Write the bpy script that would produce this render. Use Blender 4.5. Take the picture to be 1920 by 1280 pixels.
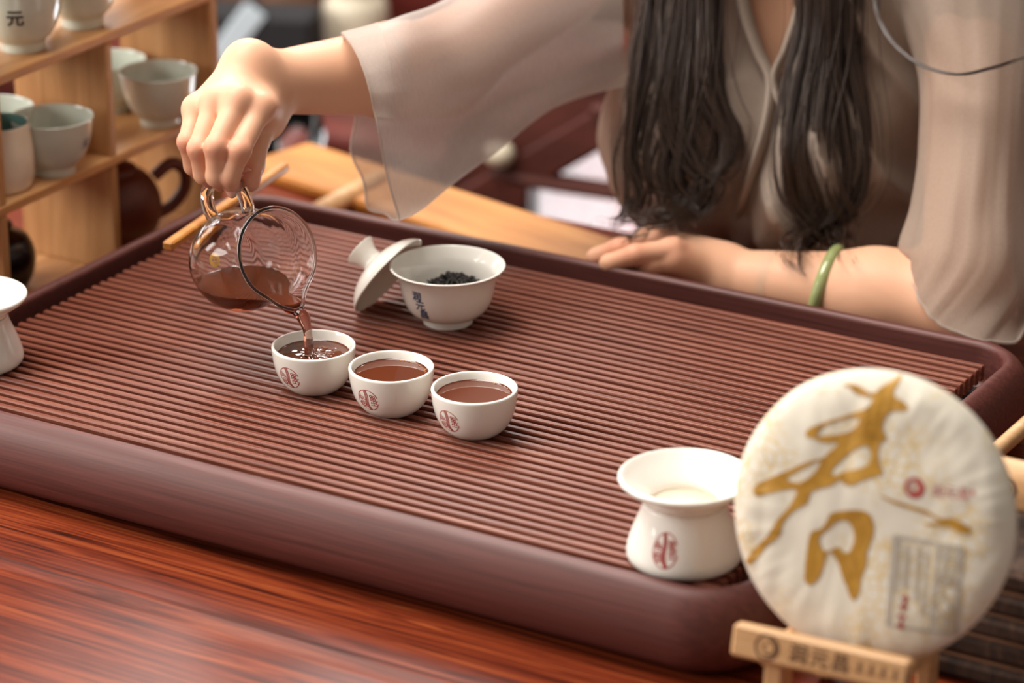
import bpy, bmesh, math, random
import numpy as np
from mathutils import Vector, Matrix, noise
random.seed(7); rng = np.random.default_rng(7)
for o in list(bpy.data.objects): bpy.data.objects.remove(o)
SC = bpy.context.scene; COL = SC.collection
# ------------------------------------------------------------------ camera
CAM = np.array([1.49539373, -1.64045408, 0.90445825]); FPX = 5969.156; CX, CY = 960., 640.
RT = np.array([0.85956151, 0.51102764, -0.00217838])
UP = np.array([-0.18939624, 0.32252265, 0.92742019])
FW = np.array([-0.47463993, 0.79676213, -0.37401478])
cd = bpy.data.cameras.new('camera'); cam = bpy.data.objects.new('camera', cd); COL.objects.link(cam)
cam.matrix_world = Matrix(((RT[0], UP[0], -FW[0], CAM[0]), (RT[1], UP[1], -FW[1], CAM[1]), (RT[2], UP[2], -FW[2], CAM[2]), (0, 0, 0, 1)))
cd.sensor_width = 36; cd.lens = FPX / 1920 * 36; cd.clip_start = .05; cd.clip_end = 50
cd.dof.use_dof = True; cd.dof.focus_distance = 2.29; cd.dof.aperture_fstop = 4.0
SC.camera = cam
# ------------------------------------------------------------------ light
SC.view_settings.view_transform = 'Standard'; SC.view_settings.look = 'None'
SC.view_settings.exposure = 0.34; SC.view_settings.gamma = 1.0; SC.view_settings.use_curve_mapping = False
w = bpy.data.worlds.new('world'); SC.world = w; w.use_nodes = True
bg = w.node_tree.nodes['Background']; bg.inputs[0].default_value = (1.0, .90, .80, 1); bg.inputs[1].default_value = .25
SC.cycles.max_bounces = 28; SC.cycles.transparent_max_bounces = 16; SC.cycles.transmission_bounces = 28
SC.cycles.sample_clamp_indirect = 6.0
def area(name, loc, target, sx, sy, power, col):
    l = bpy.data.lights.new(name, 'AREA'); l.shape = 'RECTANGLE'; l.size = sx; l.size_y = sy; l.energy = power; l.color = col
    o = bpy.data.objects.new(name, l); COL.objects.link(o); o.location = loc
    o.rotation_euler = (Vector(target) - Vector(loc)).to_track_quat('-Z', 'Y').to_euler(); return o
area('ceiling_softlight', (-.30, .10, 1.85), (.15, .15, 0), 1.0, 1.3, 50, (1, .95, .88))
area('left_window_light', (-2.2, .9, .75), (.2, .25, .1), 1.2, 1.2, 13, (.95, .97, 1))
area('rear_window_light', (-.45, 1.92, 1.42), (.35, .1, .0), 2.0, .75, 52, (1, .97, .93))
area('front_window_light', (-1.6, -1.25, 1.05), (.3, .25, .05), 1.3, 1.2, 50, (1, .96, .90))

def W(px, py, d):
    return CAM + d * (FW + RT * (px - CX) / FPX - UP * (py - CY) / FPX)
def on_z(px, py, z):
    r = FW + RT * (px - CX) / FPX - UP * (py - CY) / FPX
    return CAM + r * (z - CAM[2]) / r[2]
def on_y(px, py, y):
    r = FW + RT * (px - CX) / FPX - UP * (py - CY) / FPX
    return CAM + r * (y - CAM[1]) / r[1]
def nz(v): v = np.asarray(v, float); return v / np.linalg.norm(v)

# ------------------------------------------------------------------ materials
def srgb(r, g, b):
    f = lambda c: (c / 12.92 if c <= .04045 else ((c + .055) / 1.055) ** 2.4)
    return (f(r / 255), f(g / 255), f(b / 255), 1)
def new_mat(name):
    m = bpy.data.materials.new(name); m.use_nodes = True; nt = m.node_tree
    return m, nt, nt.nodes['Principled BSDF']
def setp(b, **k):
    names = dict(color='Base Color', rough='Roughness', spec='Specular IOR Level', coat='Coat Weight', coatr='Coat Roughness', trans='Transmission Weight', ior='IOR', sss='Subsurface Weight', sssr='Subsurface Radius', ssss='Subsurface Scale', metal='Metallic', alpha='Alpha', sheen='Sheen Weight')
    for a, v in k.items(): b.inputs[names[a]].default_value = v
def plain(name, rgb, rough=.5, var=.06, scale=40, bump=0., **k):
    """base colour with slight procedural mottling"""
    m, nt, b = new_mat(name); setp(b, rough=rough, **k)
    tc = nt.nodes.new('ShaderNodeTexCoord'); nz_ = nt.nodes.new('ShaderNodeTexNoise'); nz_.inputs['Scale'].default_value = scale; nz_.inputs['Detail'].default_value = 4
    nt.links.new(tc.outputs['Object'], nz_.inputs['Vector'])
    mx = nt.nodes.new('ShaderNodeMix'); mx.data_type = 'RGBA'; c = srgb(*rgb)
    mx.inputs[6].default_value = tuple(min(1, x * (1 - var)) for x in c[:3]) + (1,); mx.inputs[7].default_value = tuple(min(1, x * (1 + var)) for x in c[:3]) + (1,)
    nt.links.new(nz_.outputs['Fac'], mx.inputs[0]); nt.links.new(mx.outputs[2], b.inputs['Base Color'])
    if bump:
        bp = nt.nodes.new('ShaderNodeBump'); bp.inputs['Strength'].default_value = bump; bp.inputs['Distance'].default_value = .001
        nt.links.new(nz_.outputs['Fac'], bp.inputs['Height']); nt.links.new(bp.outputs['Normal'], b.inputs['Normal'])
    return m
def wood(name, stops, scale=(4, 60, 60), rough=.4, detail=6, dist=1.2, rand=0., bump=.05, **k):
    """grain stretched along one axis; stops = [(pos, rgb), ...]"""
    m, nt, b = new_mat(name); setp(b, rough=rough, **k)
    tc = nt.nodes.new('ShaderNodeTexCoord'); mp = nt.nodes.new('ShaderNodeMapping'); mp.inputs['Scale'].default_value = scale
    nt.links.new(tc.outputs['Object'], mp.inputs['Vector'])
    n1 = nt.nodes.new('ShaderNodeTexNoise'); n1.inputs['Scale'].default_value = 1; n1.inputs['Detail'].default_value = detail; n1.inputs['Distortion'].default_value = dist
    n1.inputs['Roughness'].default_value = .62
    if rand:
        oi = nt.nodes.new('ShaderNodeObjectInfo'); ad = nt.nodes.new('ShaderNodeVectorMath'); ad.operation = 'ADD'
        sc_ = nt.nodes.new('ShaderNodeVectorMath'); sc_.operation = 'SCALE'; sc_.inputs['Scale'].default_value = 40; cb = nt.nodes.new('ShaderNodeCombineXYZ')
        for i in range(3): nt.links.new(oi.outputs['Random'], cb.inputs[i])
        nt.links.new(cb.outputs[0], sc_.inputs[0]); nt.links.new(mp.outputs[0], ad.inputs[0]); nt.links.new(sc_.outputs[0], ad.inputs[1]); nt.links.new(ad.outputs[0], n1.inputs['Vector'])
    else: nt.links.new(mp.outputs[0], n1.inputs['Vector'])
    cr = nt.nodes.new('ShaderNodeValToRGB'); e = cr.color_ramp.elements
    while len(e) < len(stops): e.new(.5)
    for i, (p, c) in enumerate(stops): e[i].position = p; e[i].color = srgb(*c)
    nt.links.new(n1.outputs['Fac'], cr.inputs[0]); nt.links.new(cr.outputs[0], b.inputs['Base Color'])
    if bump:
        bp = nt.nodes.new('ShaderNodeBump'); bp.inputs['Strength'].default_value = bump; bp.inputs['Distance'].default_value = .001
        nt.links.new(n1.outputs['Fac'], bp.inputs['Height']); nt.links.new(bp.outputs['Normal'], b.inputs['Normal'])
    return m

M = {}
M['slat'] = wood('slat_bamboo', [(.3, (92, 44, 32)), (.5, (122, 66, 49)), (.7, (142, 86, 66))], (6, 300, 300), .40, rand=1, spec=.30)
M['rim'] = wood('rim_bamboo', [(.3, (72, 33, 29)), (.5, (90, 44, 38)), (.7, (104, 54, 47))], (5, 260, 260), .52, bump=.03)
M['bed'] = plain('tray_bed', (18, 10, 9), .6)
M['table'] = wood('rosewood_table', [(.30, (36, 13, 8)), (.43, (82, 30, 16)), (.54, (114, 46, 24)), (.72, (148, 76, 40))], (3.0, 120, 20), .30, spec=.12, dist=2.2, detail=9, bump=.02, coat=0.0)
M['porcelain'] = plain('white_porcelain', (248, 243, 234), .10, .01, 15, coat=.3, coatr=.05, sss=.08, sssr=(.01, .008, .006), ssss=.4)
M['celadon'] = plain('celadon_porcelain', (198, 204, 192), .14, .03, 25, coat=.3, coatr=.06)
M['mug'] = plain('cream_mug', (222, 208, 186), .2, .02)
M['teal'] = plain('teal_glaze', (120, 165, 158), .15, .04)
M['red_print'] = plain('red_print', (176, 62, 58), .4, .08, 300)
M['blue_print'] = plain('blue_print', (38, 62, 112), .35, .15, 200)
M['black_print'] = plain('black_print', (40, 38, 42), .4, .1, 200)
M['gold'] = wood('gold_print', [(.3, (160, 112, 24)), (.6, (190, 140, 44)), (.8, (206, 158, 66))], (60, 60, 60), .5, bump=0)
M['grey_print'] = plain('grey_print', (186, 177, 164), .6, .15, 200)
M['shelf'] = wood('shelf_wood', [(.25, (146, 102, 58)), (.5, (176, 128, 80)), (.75, (198, 152, 104))], (40, 40, 3.5), .45, rand=1)
M['shelf_h'] = wood('shelf_wood_flat', [(.25, (160, 110, 64)), (.5, (192, 140, 90)), (.75, (212, 164, 114))], (40, 3.5, 40), .4, rand=1)
M['pale_wood'] = wood('pale_beech', [(.3, (188, 140, 92)), (.5, (206, 160, 112)), (.75, (220, 178, 132))], (8, 90, 90), .5)
M['gold_wood'] = wood('golden_wood', [(.3, (160, 98, 34)), (.5, (186, 122, 52)), (.75, (204, 144, 76))], (4, 40, 40), .4)
M['burn'] = plain('burnt_engraving', (96, 62, 36), .7, .2, 200)
M['rosewood'] = wood('dark_rosewood', [(.3, (44, 18, 14)), (.5, (66, 28, 22)), (.75, (88, 42, 32))], (4, 30, 30), .6, spec=.25)
M['cabinet'] = wood('cabinet_red', [(.3, (70, 22, 18)), (.5, (96, 36, 30)), (.75, (120, 54, 46))], (4, 30, 30), .4)
M['black'] = plain('black_glaze', (10, 10, 12), .22, .2, 20)
M['black_cloth'] = plain('black_cloth', (24, 24, 28), .8, .2, 60)
M['clay'] = plain('red_brown_clay', (92, 42, 26), .45, .12, 60)
M['white_cloth'] = plain('white_cloth', (238, 240, 240), .9, .02)
M['pale_blue'] = plain('pale_blue_label', (190, 206, 216), .5, .05)
M['wall'] = plain('peach_plaster', (216, 160, 118), .9, .05, 3)
M['wall_dark'] = wood('dark_panel', [(.3, (70, 44, 28)), (.5, (104, 70, 46)), (.75, (128, 92, 64))], (14, 14, 2), .6)
M['floor'] = wood('floor_wood', [(.3, (84, 52, 36)), (.5, (110, 72, 52)), (.75, (132, 92, 68))], (20, 3, 20), .5)
M['bark'] = wood('bark', [(.3, (24, 16, 12)), (.5, (58, 38, 28)), (.75, (104, 76, 58))], (70, 70, 16), .85, bump=.8)
M['bark_edge'] = plain('bark_edge', (138, 96, 70), .8, .2, 120)
M['tealeaf'] = plain('dry_tea_leaf', (34, 28, 24), .6, .3, 200)
M['jade'] = plain('green_jade', (158, 166, 112), .15, .15, 50, sss=.3, sssr=(.01, .012, .006), ssss=.5, coat=.4)
M['nail'] = plain('fingernail', (226, 168, 148), .18, .03, coat=.5)
M['trouser'] = plain('dark_trousers', (40, 36, 38), .85, .1)
M['orange'] = plain('orange_packet', (214, 150, 86), .6, .05)
M['cream'] = plain('cream_ceramic', (204, 194, 172), .3, .04)
M['sieve'] = plain('sieve_disc', (226, 212, 190), .4, .05, 400)
M['brown'] = plain('brown_jar', (112, 78, 54), .5, .12, 30)

m, nt, b = new_mat('skin'); M['skin'] = m
setp(b, rough=.5, sss=.18, sssr=(1, .35, .18), ssss=.006, spec=.3)
at = nt.nodes.new('ShaderNodeAttribute'); at.attribute_name = 'blush'
mx = nt.nodes.new('ShaderNodeMix'); mx.data_type = 'RGBA'; mx.inputs[6].default_value = srgb(226, 174, 142); mx.inputs[7].default_value = srgb(214, 126, 102)
nt.links.new(at.outputs['Fac'], mx.inputs[0]); nt.links.new(mx.outputs[2], b.inputs['Base Color'])

m, nt, b = new_mat('hair'); M['hair'] = m; setp(b, color=srgb(62, 44, 34), rough=.30, spec=.8)

def fabric(name, rgb, alpha, tl=.28):
    m, nt, b = new_mat(name); nt.nodes.remove(b); out = nt.nodes['Material Output']
    tc = nt.nodes.new('ShaderNodeTexCoord'); mp = nt.nodes.new('ShaderNodeMapping'); mp.inputs['Scale'].default_value = (700, 700, 120)
    n1 = nt.nodes.new('ShaderNodeTexNoise'); n1.inputs['Scale'].default_value = 1; n1.inputs['Detail'].default_value = 2
    nt.links.new(tc.outputs['Object'], mp.inputs[0]); nt.links.new(mp.outputs[0], n1.inputs['Vector'])
    c = srgb(*rgb); mx = nt.nodes.new('ShaderNodeMix'); mx.data_type = 'RGBA'
    mx.inputs[6].default_value = tuple(x * .86 for x in c[:3]) + (1,); mx.inputs[7].default_value = tuple(min(1, x * 1.14) for x in c[:3]) + (1,)
    nt.links.new(n1.outputs['Fac'], mx.inputs[0])
    d = nt.nodes.new('ShaderNodeBsdfDiffuse'); t = nt.nodes.new('ShaderNodeBsdfTranslucent'); tr = nt.nodes.new('ShaderNodeBsdfTransparent')
    nt.links.new(mx.outputs[2], d.inputs[0]); nt.links.new(mx.outputs[2], t.inputs[0])
    m1 = nt.nodes.new('ShaderNodeMixShader'); m1.inputs[0].default_value = tl; nt.links.new(d.outputs[0], m1.inputs[1]); nt.links.new(t.outputs[0], m1.inputs[2])
    m2 = nt.nodes.new('ShaderNodeMixShader'); m2.inputs[0].default_value = alpha; nt.links.new(tr.outputs[0], m2.inputs[1]); nt.links.new(m1.outputs[0], m2.inputs[2])
    nt.links.new(m2.outputs[0], out.inputs[0]); return m
M['blouse'] = fabric('taupe_crepe', (186, 168, 154), .985)
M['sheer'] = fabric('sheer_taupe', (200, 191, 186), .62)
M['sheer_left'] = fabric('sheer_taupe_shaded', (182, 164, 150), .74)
M['cuff'] = fabric('doubled_cuff', (206, 192, 182), .50)

m, nt, b = new_mat('clear_glass'); M['glass'] = m; setp(b, color=(1, 1, 1, 1), rough=0, trans=1, ior=1.30)
def liquid(name, rgb, dens):
    m, nt, b = new_mat(name); setp(b, color=(1, 1, 1, 1), rough=0.0, trans=1, ior=1.33)
    va = nt.nodes.new('ShaderNodeVolumeAbsorption'); va.inputs[0].default_value = rgb; va.inputs[1].default_value = dens
    nt.links.new(va.outputs[0], nt.nodes['Material Output'].inputs['Volume']); return m
m, nt, b = new_mat('tea_in_pitcher'); M['tea_deep'] = m; setp(b, color=srgb(128, 58, 30), rough=.02, trans=.5, ior=1.33)
M['tea_stream'] = liquid('tea_stream', (.72, .25, .05, 1), 150)
m, nt, b = new_mat('tea_in_cup'); M['tea'] = m; setp(b, color=srgb(92, 42, 24), rough=.04, spec=.5, coat=.3, coatr=.02)
m, nt, b = new_mat('tea_bubble'); M['bubble'] = m; setp(b, color=srgb(190, 130, 80), rough=.05)
m, nt, b = new_mat('daylight_pane'); M['pane'] = m; setp(b, color=(1, 1, 1, 1)); b.inputs['Emission Color'].default_value = (.92, .97, 1, 1); b.inputs['Emission Strength'].default_value = 16.0

# tea-cake wrapper: off-white paper with faint yellow printed clouds
m, nt, b = new_mat('printed_paper'); M['paper'] = m; setp(b, rough=.75)
tc = nt.nodes.new('ShaderNodeTexCoord'); vo = nt.nodes.new('ShaderNodeTexVoronoi'); vo.feature = 'DISTANCE_TO_EDGE'; vo.inputs['Scale'].default_value = 130
n2 = nt.nodes.new('ShaderNodeTexNoise'); n2.inputs['Scale'].default_value = 26; n2.inputs['Detail'].default_value = 6
nt.links.new(tc.outputs['Object'], vo.inputs['Vector']); nt.links.new(tc.outputs['Object'], n2.inputs['Vector'])
r1 = nt.nodes.new('ShaderNodeMapRange'); r1.inputs[1].default_value = .0; r1.inputs[2].default_value = .12; r1.inputs[3].default_value = 1; r1.inputs[4].default_value = 0
r2 = nt.nodes.new('ShaderNodeMapRange'); r2.inputs[1].default_value = .46; r2.inputs[2].default_value = .62
mu = nt.nodes.new('ShaderNodeMath'); mu.operation = 'MULTIPLY'
nt.links.new(vo.outputs['Distance'], r1.inputs[0]); nt.links.new(n2.outputs['Fac'], r2.inputs[0]); nt.links.new(r1.outputs[0], mu.inputs[0]); nt.links.new(r2.outputs[0], mu.inputs[1])
mx = nt.nodes.new('ShaderNodeMix'); mx.data_type = 'RGBA'; mx.inputs[6].default_value = srgb(228, 220, 204); mx.inputs[7].default_value = srgb(216, 184, 112)
nt.links.new(mu.outputs[0], mx.inputs[0]); nt.links.new(mx.outputs[2], b.inputs['Base Color'])

# ------------------------------------------------------------------ geometry helpers
def link(name, verts, faces, mat=None, parent=None, smooth=True):
    me = bpy.data.meshes.new(name); me.from_pydata([tuple(map(float, v)) for v in verts], [], [tuple(map(int, f)) for f in faces]); me.update()
    if smooth: me.polygons.foreach_set('use_smooth', [True] * len(me.polygons))
    o = bpy.data.objects.new(name, me); COL.objects.link(o)
    if mat: me.materials.append(M[mat] if isinstance(mat, str) else mat)
    if parent: o.parent = parent
    return o
def empty(name, loc, rz=0):
    o = bpy.data.objects.new(name, None); COL.objects.link(o); o.location = tuple(map(float, loc)); o.rotation_euler.z = rz; o.empty_display_size = .02; return o
def tag(o, label, cat, group=None):
    o['label'] = label; o['category'] = cat
    if group: o['group'] = group
    return o
def struct(o): o['kind'] = 'structure'; return o
def dup(root, loc, rz=None, label=None):
    r = root.copy(); COL.objects.link(r); r.location = loc
    if rz is not None: r.rotation_euler.z = rz
    if label: r['label'] = label
    for ch in list(root.children):
        c = ch.copy(); COL.objects.link(c); c.parent = r
        for g in list(ch.children):
            d = g.copy(); COL.objects.link(d); d.parent = c
    return r
class MB:
    def __init__(s): s.v = []; s.f = []
    def add(s, v, f):
        n = len(s.v); s.v += [tuple(map(float, x)) for x in v]; s.f += [tuple(n + i for i in q) for q in f]; return s
    def obj(s, name, mat, parent=None, smooth=True): return link(name, s.v, s.f, mat, parent, smooth)
def smooth_prof(p, sub=4):
    p = np.array(p, float); out = []
    for i in range(len(p) - 1):
        p0 = p[max(i - 1, 0)]; p1 = p[i]; p2 = p[i + 1]; p3 = p[min(i + 2, len(p) - 1)]
        for t in np.linspace(0, 1, sub, endpoint=False):
            out.append(.5 * ((2 * p1) + (-p0 + p2) * t + (2 * p0 - 5 * p1 + 4 * p2 - p3) * t * t + (-p0 + 3 * p1 - 3 * p2 + p3) * t ** 3))
    out.append(p[-1]); out = np.array(out); out[:, 0] = np.maximum(out[:, 0], 0) if out.shape[1] == 2 else out[:, 0]; return out
def lathe(prof, n=64):
    v = []; f = []; rings = []
    for r, z in prof:
        if r < 1e-6: rings.append([len(v)]); v.append((0, 0, z))
        else:
            rings.append(list(range(len(v), len(v) + n)))
            v += [(r * math.cos(2 * math.pi * k / n), r * math.sin(2 * math.pi * k / n), z) for k in range(n)]
    for a, c in zip(rings[:-1], rings[1:]):
        for k in range(n):
            k2 = (k + 1) % n
            if len(a) == 1 and len(c) == 1: continue
            if len(a) == 1: f.append((a[0], c[k2], c[k]))
            elif len(c) == 1: f.append((a[k], a[k2], c[0]))
            else: f.append((a[k], a[k2], c[k2], c[k]))
    return v, f
def catmull(pts, n):
    pts = np.array(pts, float); m = len(pts); out = []
    for t in np.linspace(0, m - 1, n):
        i = min(int(t), m - 2); u = t - i
        p0 = pts[max(i - 1, 0)]; p1 = pts[i]; p2 = pts[i + 1]; p3 = pts[min(i + 2, m - 1)]
        out.append(.5 * ((2 * p1) + (-p0 + p2) * u + (2 * p0 - 5 * p1 + 4 * p2 - p3) * u * u + (-p0 + 3 * p1 - 3 * p2 + p3) * u ** 3))
    return np.array(out)
def tube(path, radii, n=12, closed=False, flat=1.0):
    path = np.array(path, float); m = len(path); radii = np.broadcast_to(np.array(radii, float), (m,))
    T = np.gradient(path, axis=0) if not closed else np.roll(path, -1, 0) - np.roll(path, 1, 0)
    T /= np.linalg.norm(T, axis=1)[:, None] + 1e-12
    ref = np.array([0, 0, 1.]) if abs(T[0][2]) < .9 else np.array([1., 0, 0])
    u = nz(np.cross(ref, T[0])); v = []; f = []
    for i in range(m):
        u = nz(u - T[i] * (u @ T[i])); w_ = np.cross(T[i], u)
        for k in range(n):
            a = 2 * math.pi * k / n; v.append(path[i] + radii[i] * (math.cos(a) * u + flat * math.sin(a) * w_))
    for i in range(m if closed else m - 1):
        j = (i + 1) % m
        for k in range(n): f.append((i * n + k, i * n + (k + 1) % n, j * n + (k + 1) % n, j * n + k))
    if not closed: f.append(tuple(range(n))[::-1]); f.append(tuple((m - 1) * n + k for k in range(n)))
    return v, f
def bevel_box(cx, cy, cz, sx, sy, sz, r=.0015, R=None):
    """box with chamfered edges (24 verts); R = optional 3x3 rotation"""
    hx, hy, hz = sx / 2, sy / 2, sz / 2; r = min(r, hx * .9, hy * .9, hz * .9); v = []; idx = {}
    for X in (-1, 1):
        for Y in (-1, 1):
            for Z in (-1, 1):
                for ax in range(3):
                    p = [X * (hx - r), Y * (hy - r), Z * (hz - r)]; p[ax] = (X * hx, Y * hy, Z * hz)[ax]
                    idx[(X, Y, Z, ax)] = len(v); v.append(p)
    f = []
    S = (-1, 1)
    for s in S:
        q = [(s, -1, -1, 0), (s, 1, -1, 0), (s, 1, 1, 0), (s, -1, 1, 0)]; f.append([idx[k] for k in (q if s > 0 else q[::-1])])
        q = [(-1, s, -1, 1), (-1, s, 1, 1), (1, s, 1, 1), (1, s, -1, 1)]; f.append([idx[k] for k in (q if s > 0 else q[::-1])])
        q = [(-1, -1, s, 2), (1, -1, s, 2), (1, 1, s, 2), (-1, 1, s, 2)]; f.append([idx[k] for k in (q if s > 0 else q[::-1])])
    for a in S:
        for b_ in S:
            f.append([idx[k] for k in ((a, b_, -1, 0), (a, b_, 1, 0), (a, b_, 1, 1), (a, b_, -1, 1))])
            f.append([idx[k] for k in ((a, -1, b_, 0), (a, 1, b_, 0), (a, 1, b_, 2), (a, -1, b_, 2))])
            f.append([idx[k] for k in ((-1, a, b_, 1), (1, a, b_, 1), (1, a, b_, 2), (-1, a, b_, 2))])
            for c in S: f.append([idx[(a, b_, c, 0)], idx[(a, b_, c, 1)], idx[(a, b_, c, 2)]])
    v = np.array(v, float)
    if R is not None: v = v @ np.array(R).T
    v = v + np.array([cx, cy, cz])
    bm = bmesh.new(); vs = [bm.verts.new(p) for p in v]
    for q in f: bm.faces.new([vs[i] for i in q])
    bmesh.ops.recalc_face_normals(bm, faces=bm.faces)
    bm.verts.index_update(); ff = [tuple(x.index for x in q.verts) for q in bm.faces]; bm.free()
    return v, ff
def beam(p, q, w, h, r=.002, up=(0, 0, 1)):
    p = np.array(p, float); q = np.array(q, float); x = nz(q - p); y = nz(np.cross(up, x)); z = np.cross(x, y)
    c = (p + q) / 2; return bevel_box(c[0], c[1], c[2], np.linalg.norm(q - p), w, h, r, np.array([x, y, z]).T)

# flat marks (strokes, lettering) as thin meshes in a (u, v) plane, mapped onto real surfaces
def strokes(lines, wd):
    V = []; F = []
    for ln in lines:
        ww = wd
        if isinstance(ln, tuple): ln, ww = ln
        p = np.array(ln, float); t = np.gradient(p, axis=0); t /= np.linalg.norm(t, axis=1)[:, None] + 1e-9
        nrm = np.stack([-t[:, 1], t[:, 0]], 1) * ww / 2; k = len(V)
        for a, n_ in zip(p, nrm): V += [a - n_, a + n_]
        for i in range(len(p) - 1): F.append((k + 2 * i, k + 2 * i + 2, k + 2 * i + 3, k + 2 * i + 1))
    return np.array(V), F
def arc(cx, cy, rx, ry, a0, a1, n=28): return [(cx + rx * math.cos(math.radians(a0 + (a1 - a0) * i / n)), cy + ry * math.sin(math.radians(a0 + (a1 - a0) * i / n))) for i in range(n + 1)]
def eval_curve(cu, maxlen):
    o = bpy.data.objects.new('tmp', cu); COL.objects.link(o); dg = bpy.context.evaluated_depsgraph_get(); dg.update()
    me = bpy.data.meshes.new_from_object(o.evaluated_get(dg)); bm = bmesh.new(); bm.from_mesh(me)
    bmesh.ops.triangulate(bm, faces=bm.faces)
    for _ in range(6):
        es = [e for e in bm.edges if e.calc_length() > maxlen]
        if not es: break
        bmesh.ops.subdivide_edges(bm, edges=es, cuts=1); bmesh.ops.triangulate(bm, faces=[f for f in bm.faces if len(f.verts) > 3])
    bm.verts.index_update(); V = np.array([v.co[:2] for v in bm.verts]); F = [tuple(x.index for x in f.verts) for f in bm.faces]; bm.free()
    bpy.data.objects.remove(o); bpy.data.meshes.remove(me); bpy.data.curves.remove(cu); return V, F
def text2d(s, size, maxlen=.002, vertical=False, bold=0.):
    cu = bpy.data.curves.new('txt', 'FONT'); cu.body = '\n'.join(s) if vertical else s; cu.size = size; cu.resolution_u = 3; cu.offset = bold
    cu.align_x = 'CENTER'; cu.align_y = 'CENTER'; cu.space_line = .98
    return eval_curve(cu, maxlen)
def poly2d(loops, maxlen=.004):
    cu = bpy.data.curves.new('ply', 'CURVE'); cu.dimensions = '2D'; cu.fill_mode = 'BOTH'
    for lp in loops:
        lp = np.array(lp); k = len(lp)
        pts = []                                     # closed Catmull smoothing
        for i in range(k):
            p0, p1, p2, p3 = lp[i - 1], lp[i], lp[(i + 1) % k], lp[(i + 2) % k]
            for t in (0, .34, .67): pts.append(.5 * ((2 * p1) + (-p0 + p2) * t + (2 * p0 - 5 * p1 + 4 * p2 - p3) * t * t + (-p0 + 3 * p1 - 3 * p2 + p3) * t ** 3))
        sp = cu.splines.new('POLY'); sp.points.add(len(pts) - 1); sp.use_cyclic_u = True
        for q, p in zip(sp.points, pts): q.co = (p[0], p[1], 0, 1)
    return eval_curve(cu, maxlen)
def merge2d(*parts):
    V = []; F = []
    for v, f in parts:
        k = len(V); V += [tuple(x) for x in v]; F += [tuple(k + i for i in q) for q in f]
    return np.array(V), F
def wrap(VF, prof, ang, zc, lift=.00015):
    """put (u,v) marks on the outside of a lathed body"""
    V, F = VF; prof = np.array(prof); out = []
    zs = prof[:, 1]; rs = prof[:, 0]
    ds = np.r_[0, np.cumsum(np.hypot(np.diff(rs), np.diff(zs)))]; s0 = np.interp(zc, zs, ds)
    for u, v in V:
        s = s0 + v; r = np.interp(s, ds, rs); z = np.interp(s, ds, zs); r2 = np.interp(s + .0005, ds, rs); z2 = np.interp(s + .0005, ds, zs)
        nr, nz_ = (z2 - z), -(r2 - r); L = math.hypot(nr, nz_) + 1e-9; r += lift * nr / L; z += lift * nz_ / L
        a = ang + u / max(np.interp(s0, ds, rs), 1e-4); out.append((r * math.cos(a), r * math.sin(a), z))
    return out, F
def seal2d(rx, ry, wd):
    """oval seal: ring, three waved bands, comb, nested loops, four rings, crossed strokes"""
    L = [arc(0, 0, 1, 1, 22, 350, 60)]
    for k in (-.12, 0, .12):
        L.append([(-.22 + k + .42 * (t ** 1.5) + .10 * math.sin(t * 6.28), .97 - 1.93 * t) for t in np.linspace(0, 1, 24)])
    for k in range(4): L.append([(-.88 + .16 * k, .50 - .10 * abs(k - 1)), (-.84 + .16 * k, .08)])
    L.append([(-.9, .03), (-.55, .05), (-.22, .03)])
    L.append(arc(-.52, -.36, .30, .26, 0, 360, 20)); L.append(arc(-.52, -.36, .14, .12, 0, 360, 14)); L.append([(-.60, -.36), (-.44, -.36)])
    L.append([(-.62, -.74), (-.3, -.62), (-.1, -.72)])
    for x, y in ((.36, .50), (.62, .46), (.40, .26), (.66, .22)): L.append(arc(x, y, .10, .10, 0, 360, 12))
    L += [[(.26, .08), (.84, .05)], [(.34, -.14), (.80, -.16)], [(.57, .06), (.58, -.40)], [(.28, -.40), (.92, -.42)], [(.40, -.02), (.34, -.26)], [(.76, -.0), (.84, -.26)], [(.95, .12), (.82, -.02)]]
    V, F = strokes([[(x * rx, y * ry) for x, y in l] for l in L], wd); return V, F
def ring_logo(r, wd):
    """ring with an inner crescent swirl"""
    V1 = strokes([(arc(0, 0, r, r, 0, 360, 40), wd), (arc(.18 * r, 0, .55 * r, .62 * r, -130, 100, 24), wd * 1.25), (arc(-.05 * r, -.05 * r, .28 * r, .3 * r, 90, 250, 12), wd * .6)], wd); return V1

# ------------------------------------------------------------------ setting
TZ = -.055; FLOOR = -.805
v, f = bevel_box(-.2, 1.0, FLOOR - .02, 6.4, 6.6, .04, .001); struct(link('floor', v, f, 'floor', None, False))
v, f = bevel_box(-.2, 2.02, .6, 6.4, .06, 2.9, .001); struct(link('wall_back', v, f, 'wall_dark', None, False))
MBw = MB()
MBw.add(*bevel_box(-2.5, .2, .6, .06, 4.2, 2.9, .001)); struct(MBw.obj('wall_left', 'wall', None, False))
# white curtained window low behind the chair
win = struct(empty('window_1', (-.30, 1.80, FLOOR)))
xs = np.linspace(-.30, .85, 70); V = []; F = []
for x in xs:
    for z in np.linspace(0.02, .40, 6): V.append((x, .035 * math.sin(x * 42) * (.6 + .4 * math.sin(x * 7)), z))
for i in range(len(xs) - 1):
    for k in range(5): F.append((i * 6 + k, (i + 1) * 6 + k, (i + 1) * 6 + k + 1, i * 6 + k + 1))
link('curtain', V, F, fabric('white_curtain', (246, 248, 248), .97, .75), win)
v, f = bevel_box(.27, .16, .21, 1.25, .01, .40, .001); link('pane', v, f, 'pane', win, False)
mb = MB()
for x in (-.36, .92): mb.add(*bevel_box(x, .14, .22, .06, .06, .44))
mb.add(*bevel_box(.28, .14, .43, 1.34, .06, .04)); mb.obj('window_frame', 'rosewood', win, False)

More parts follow.
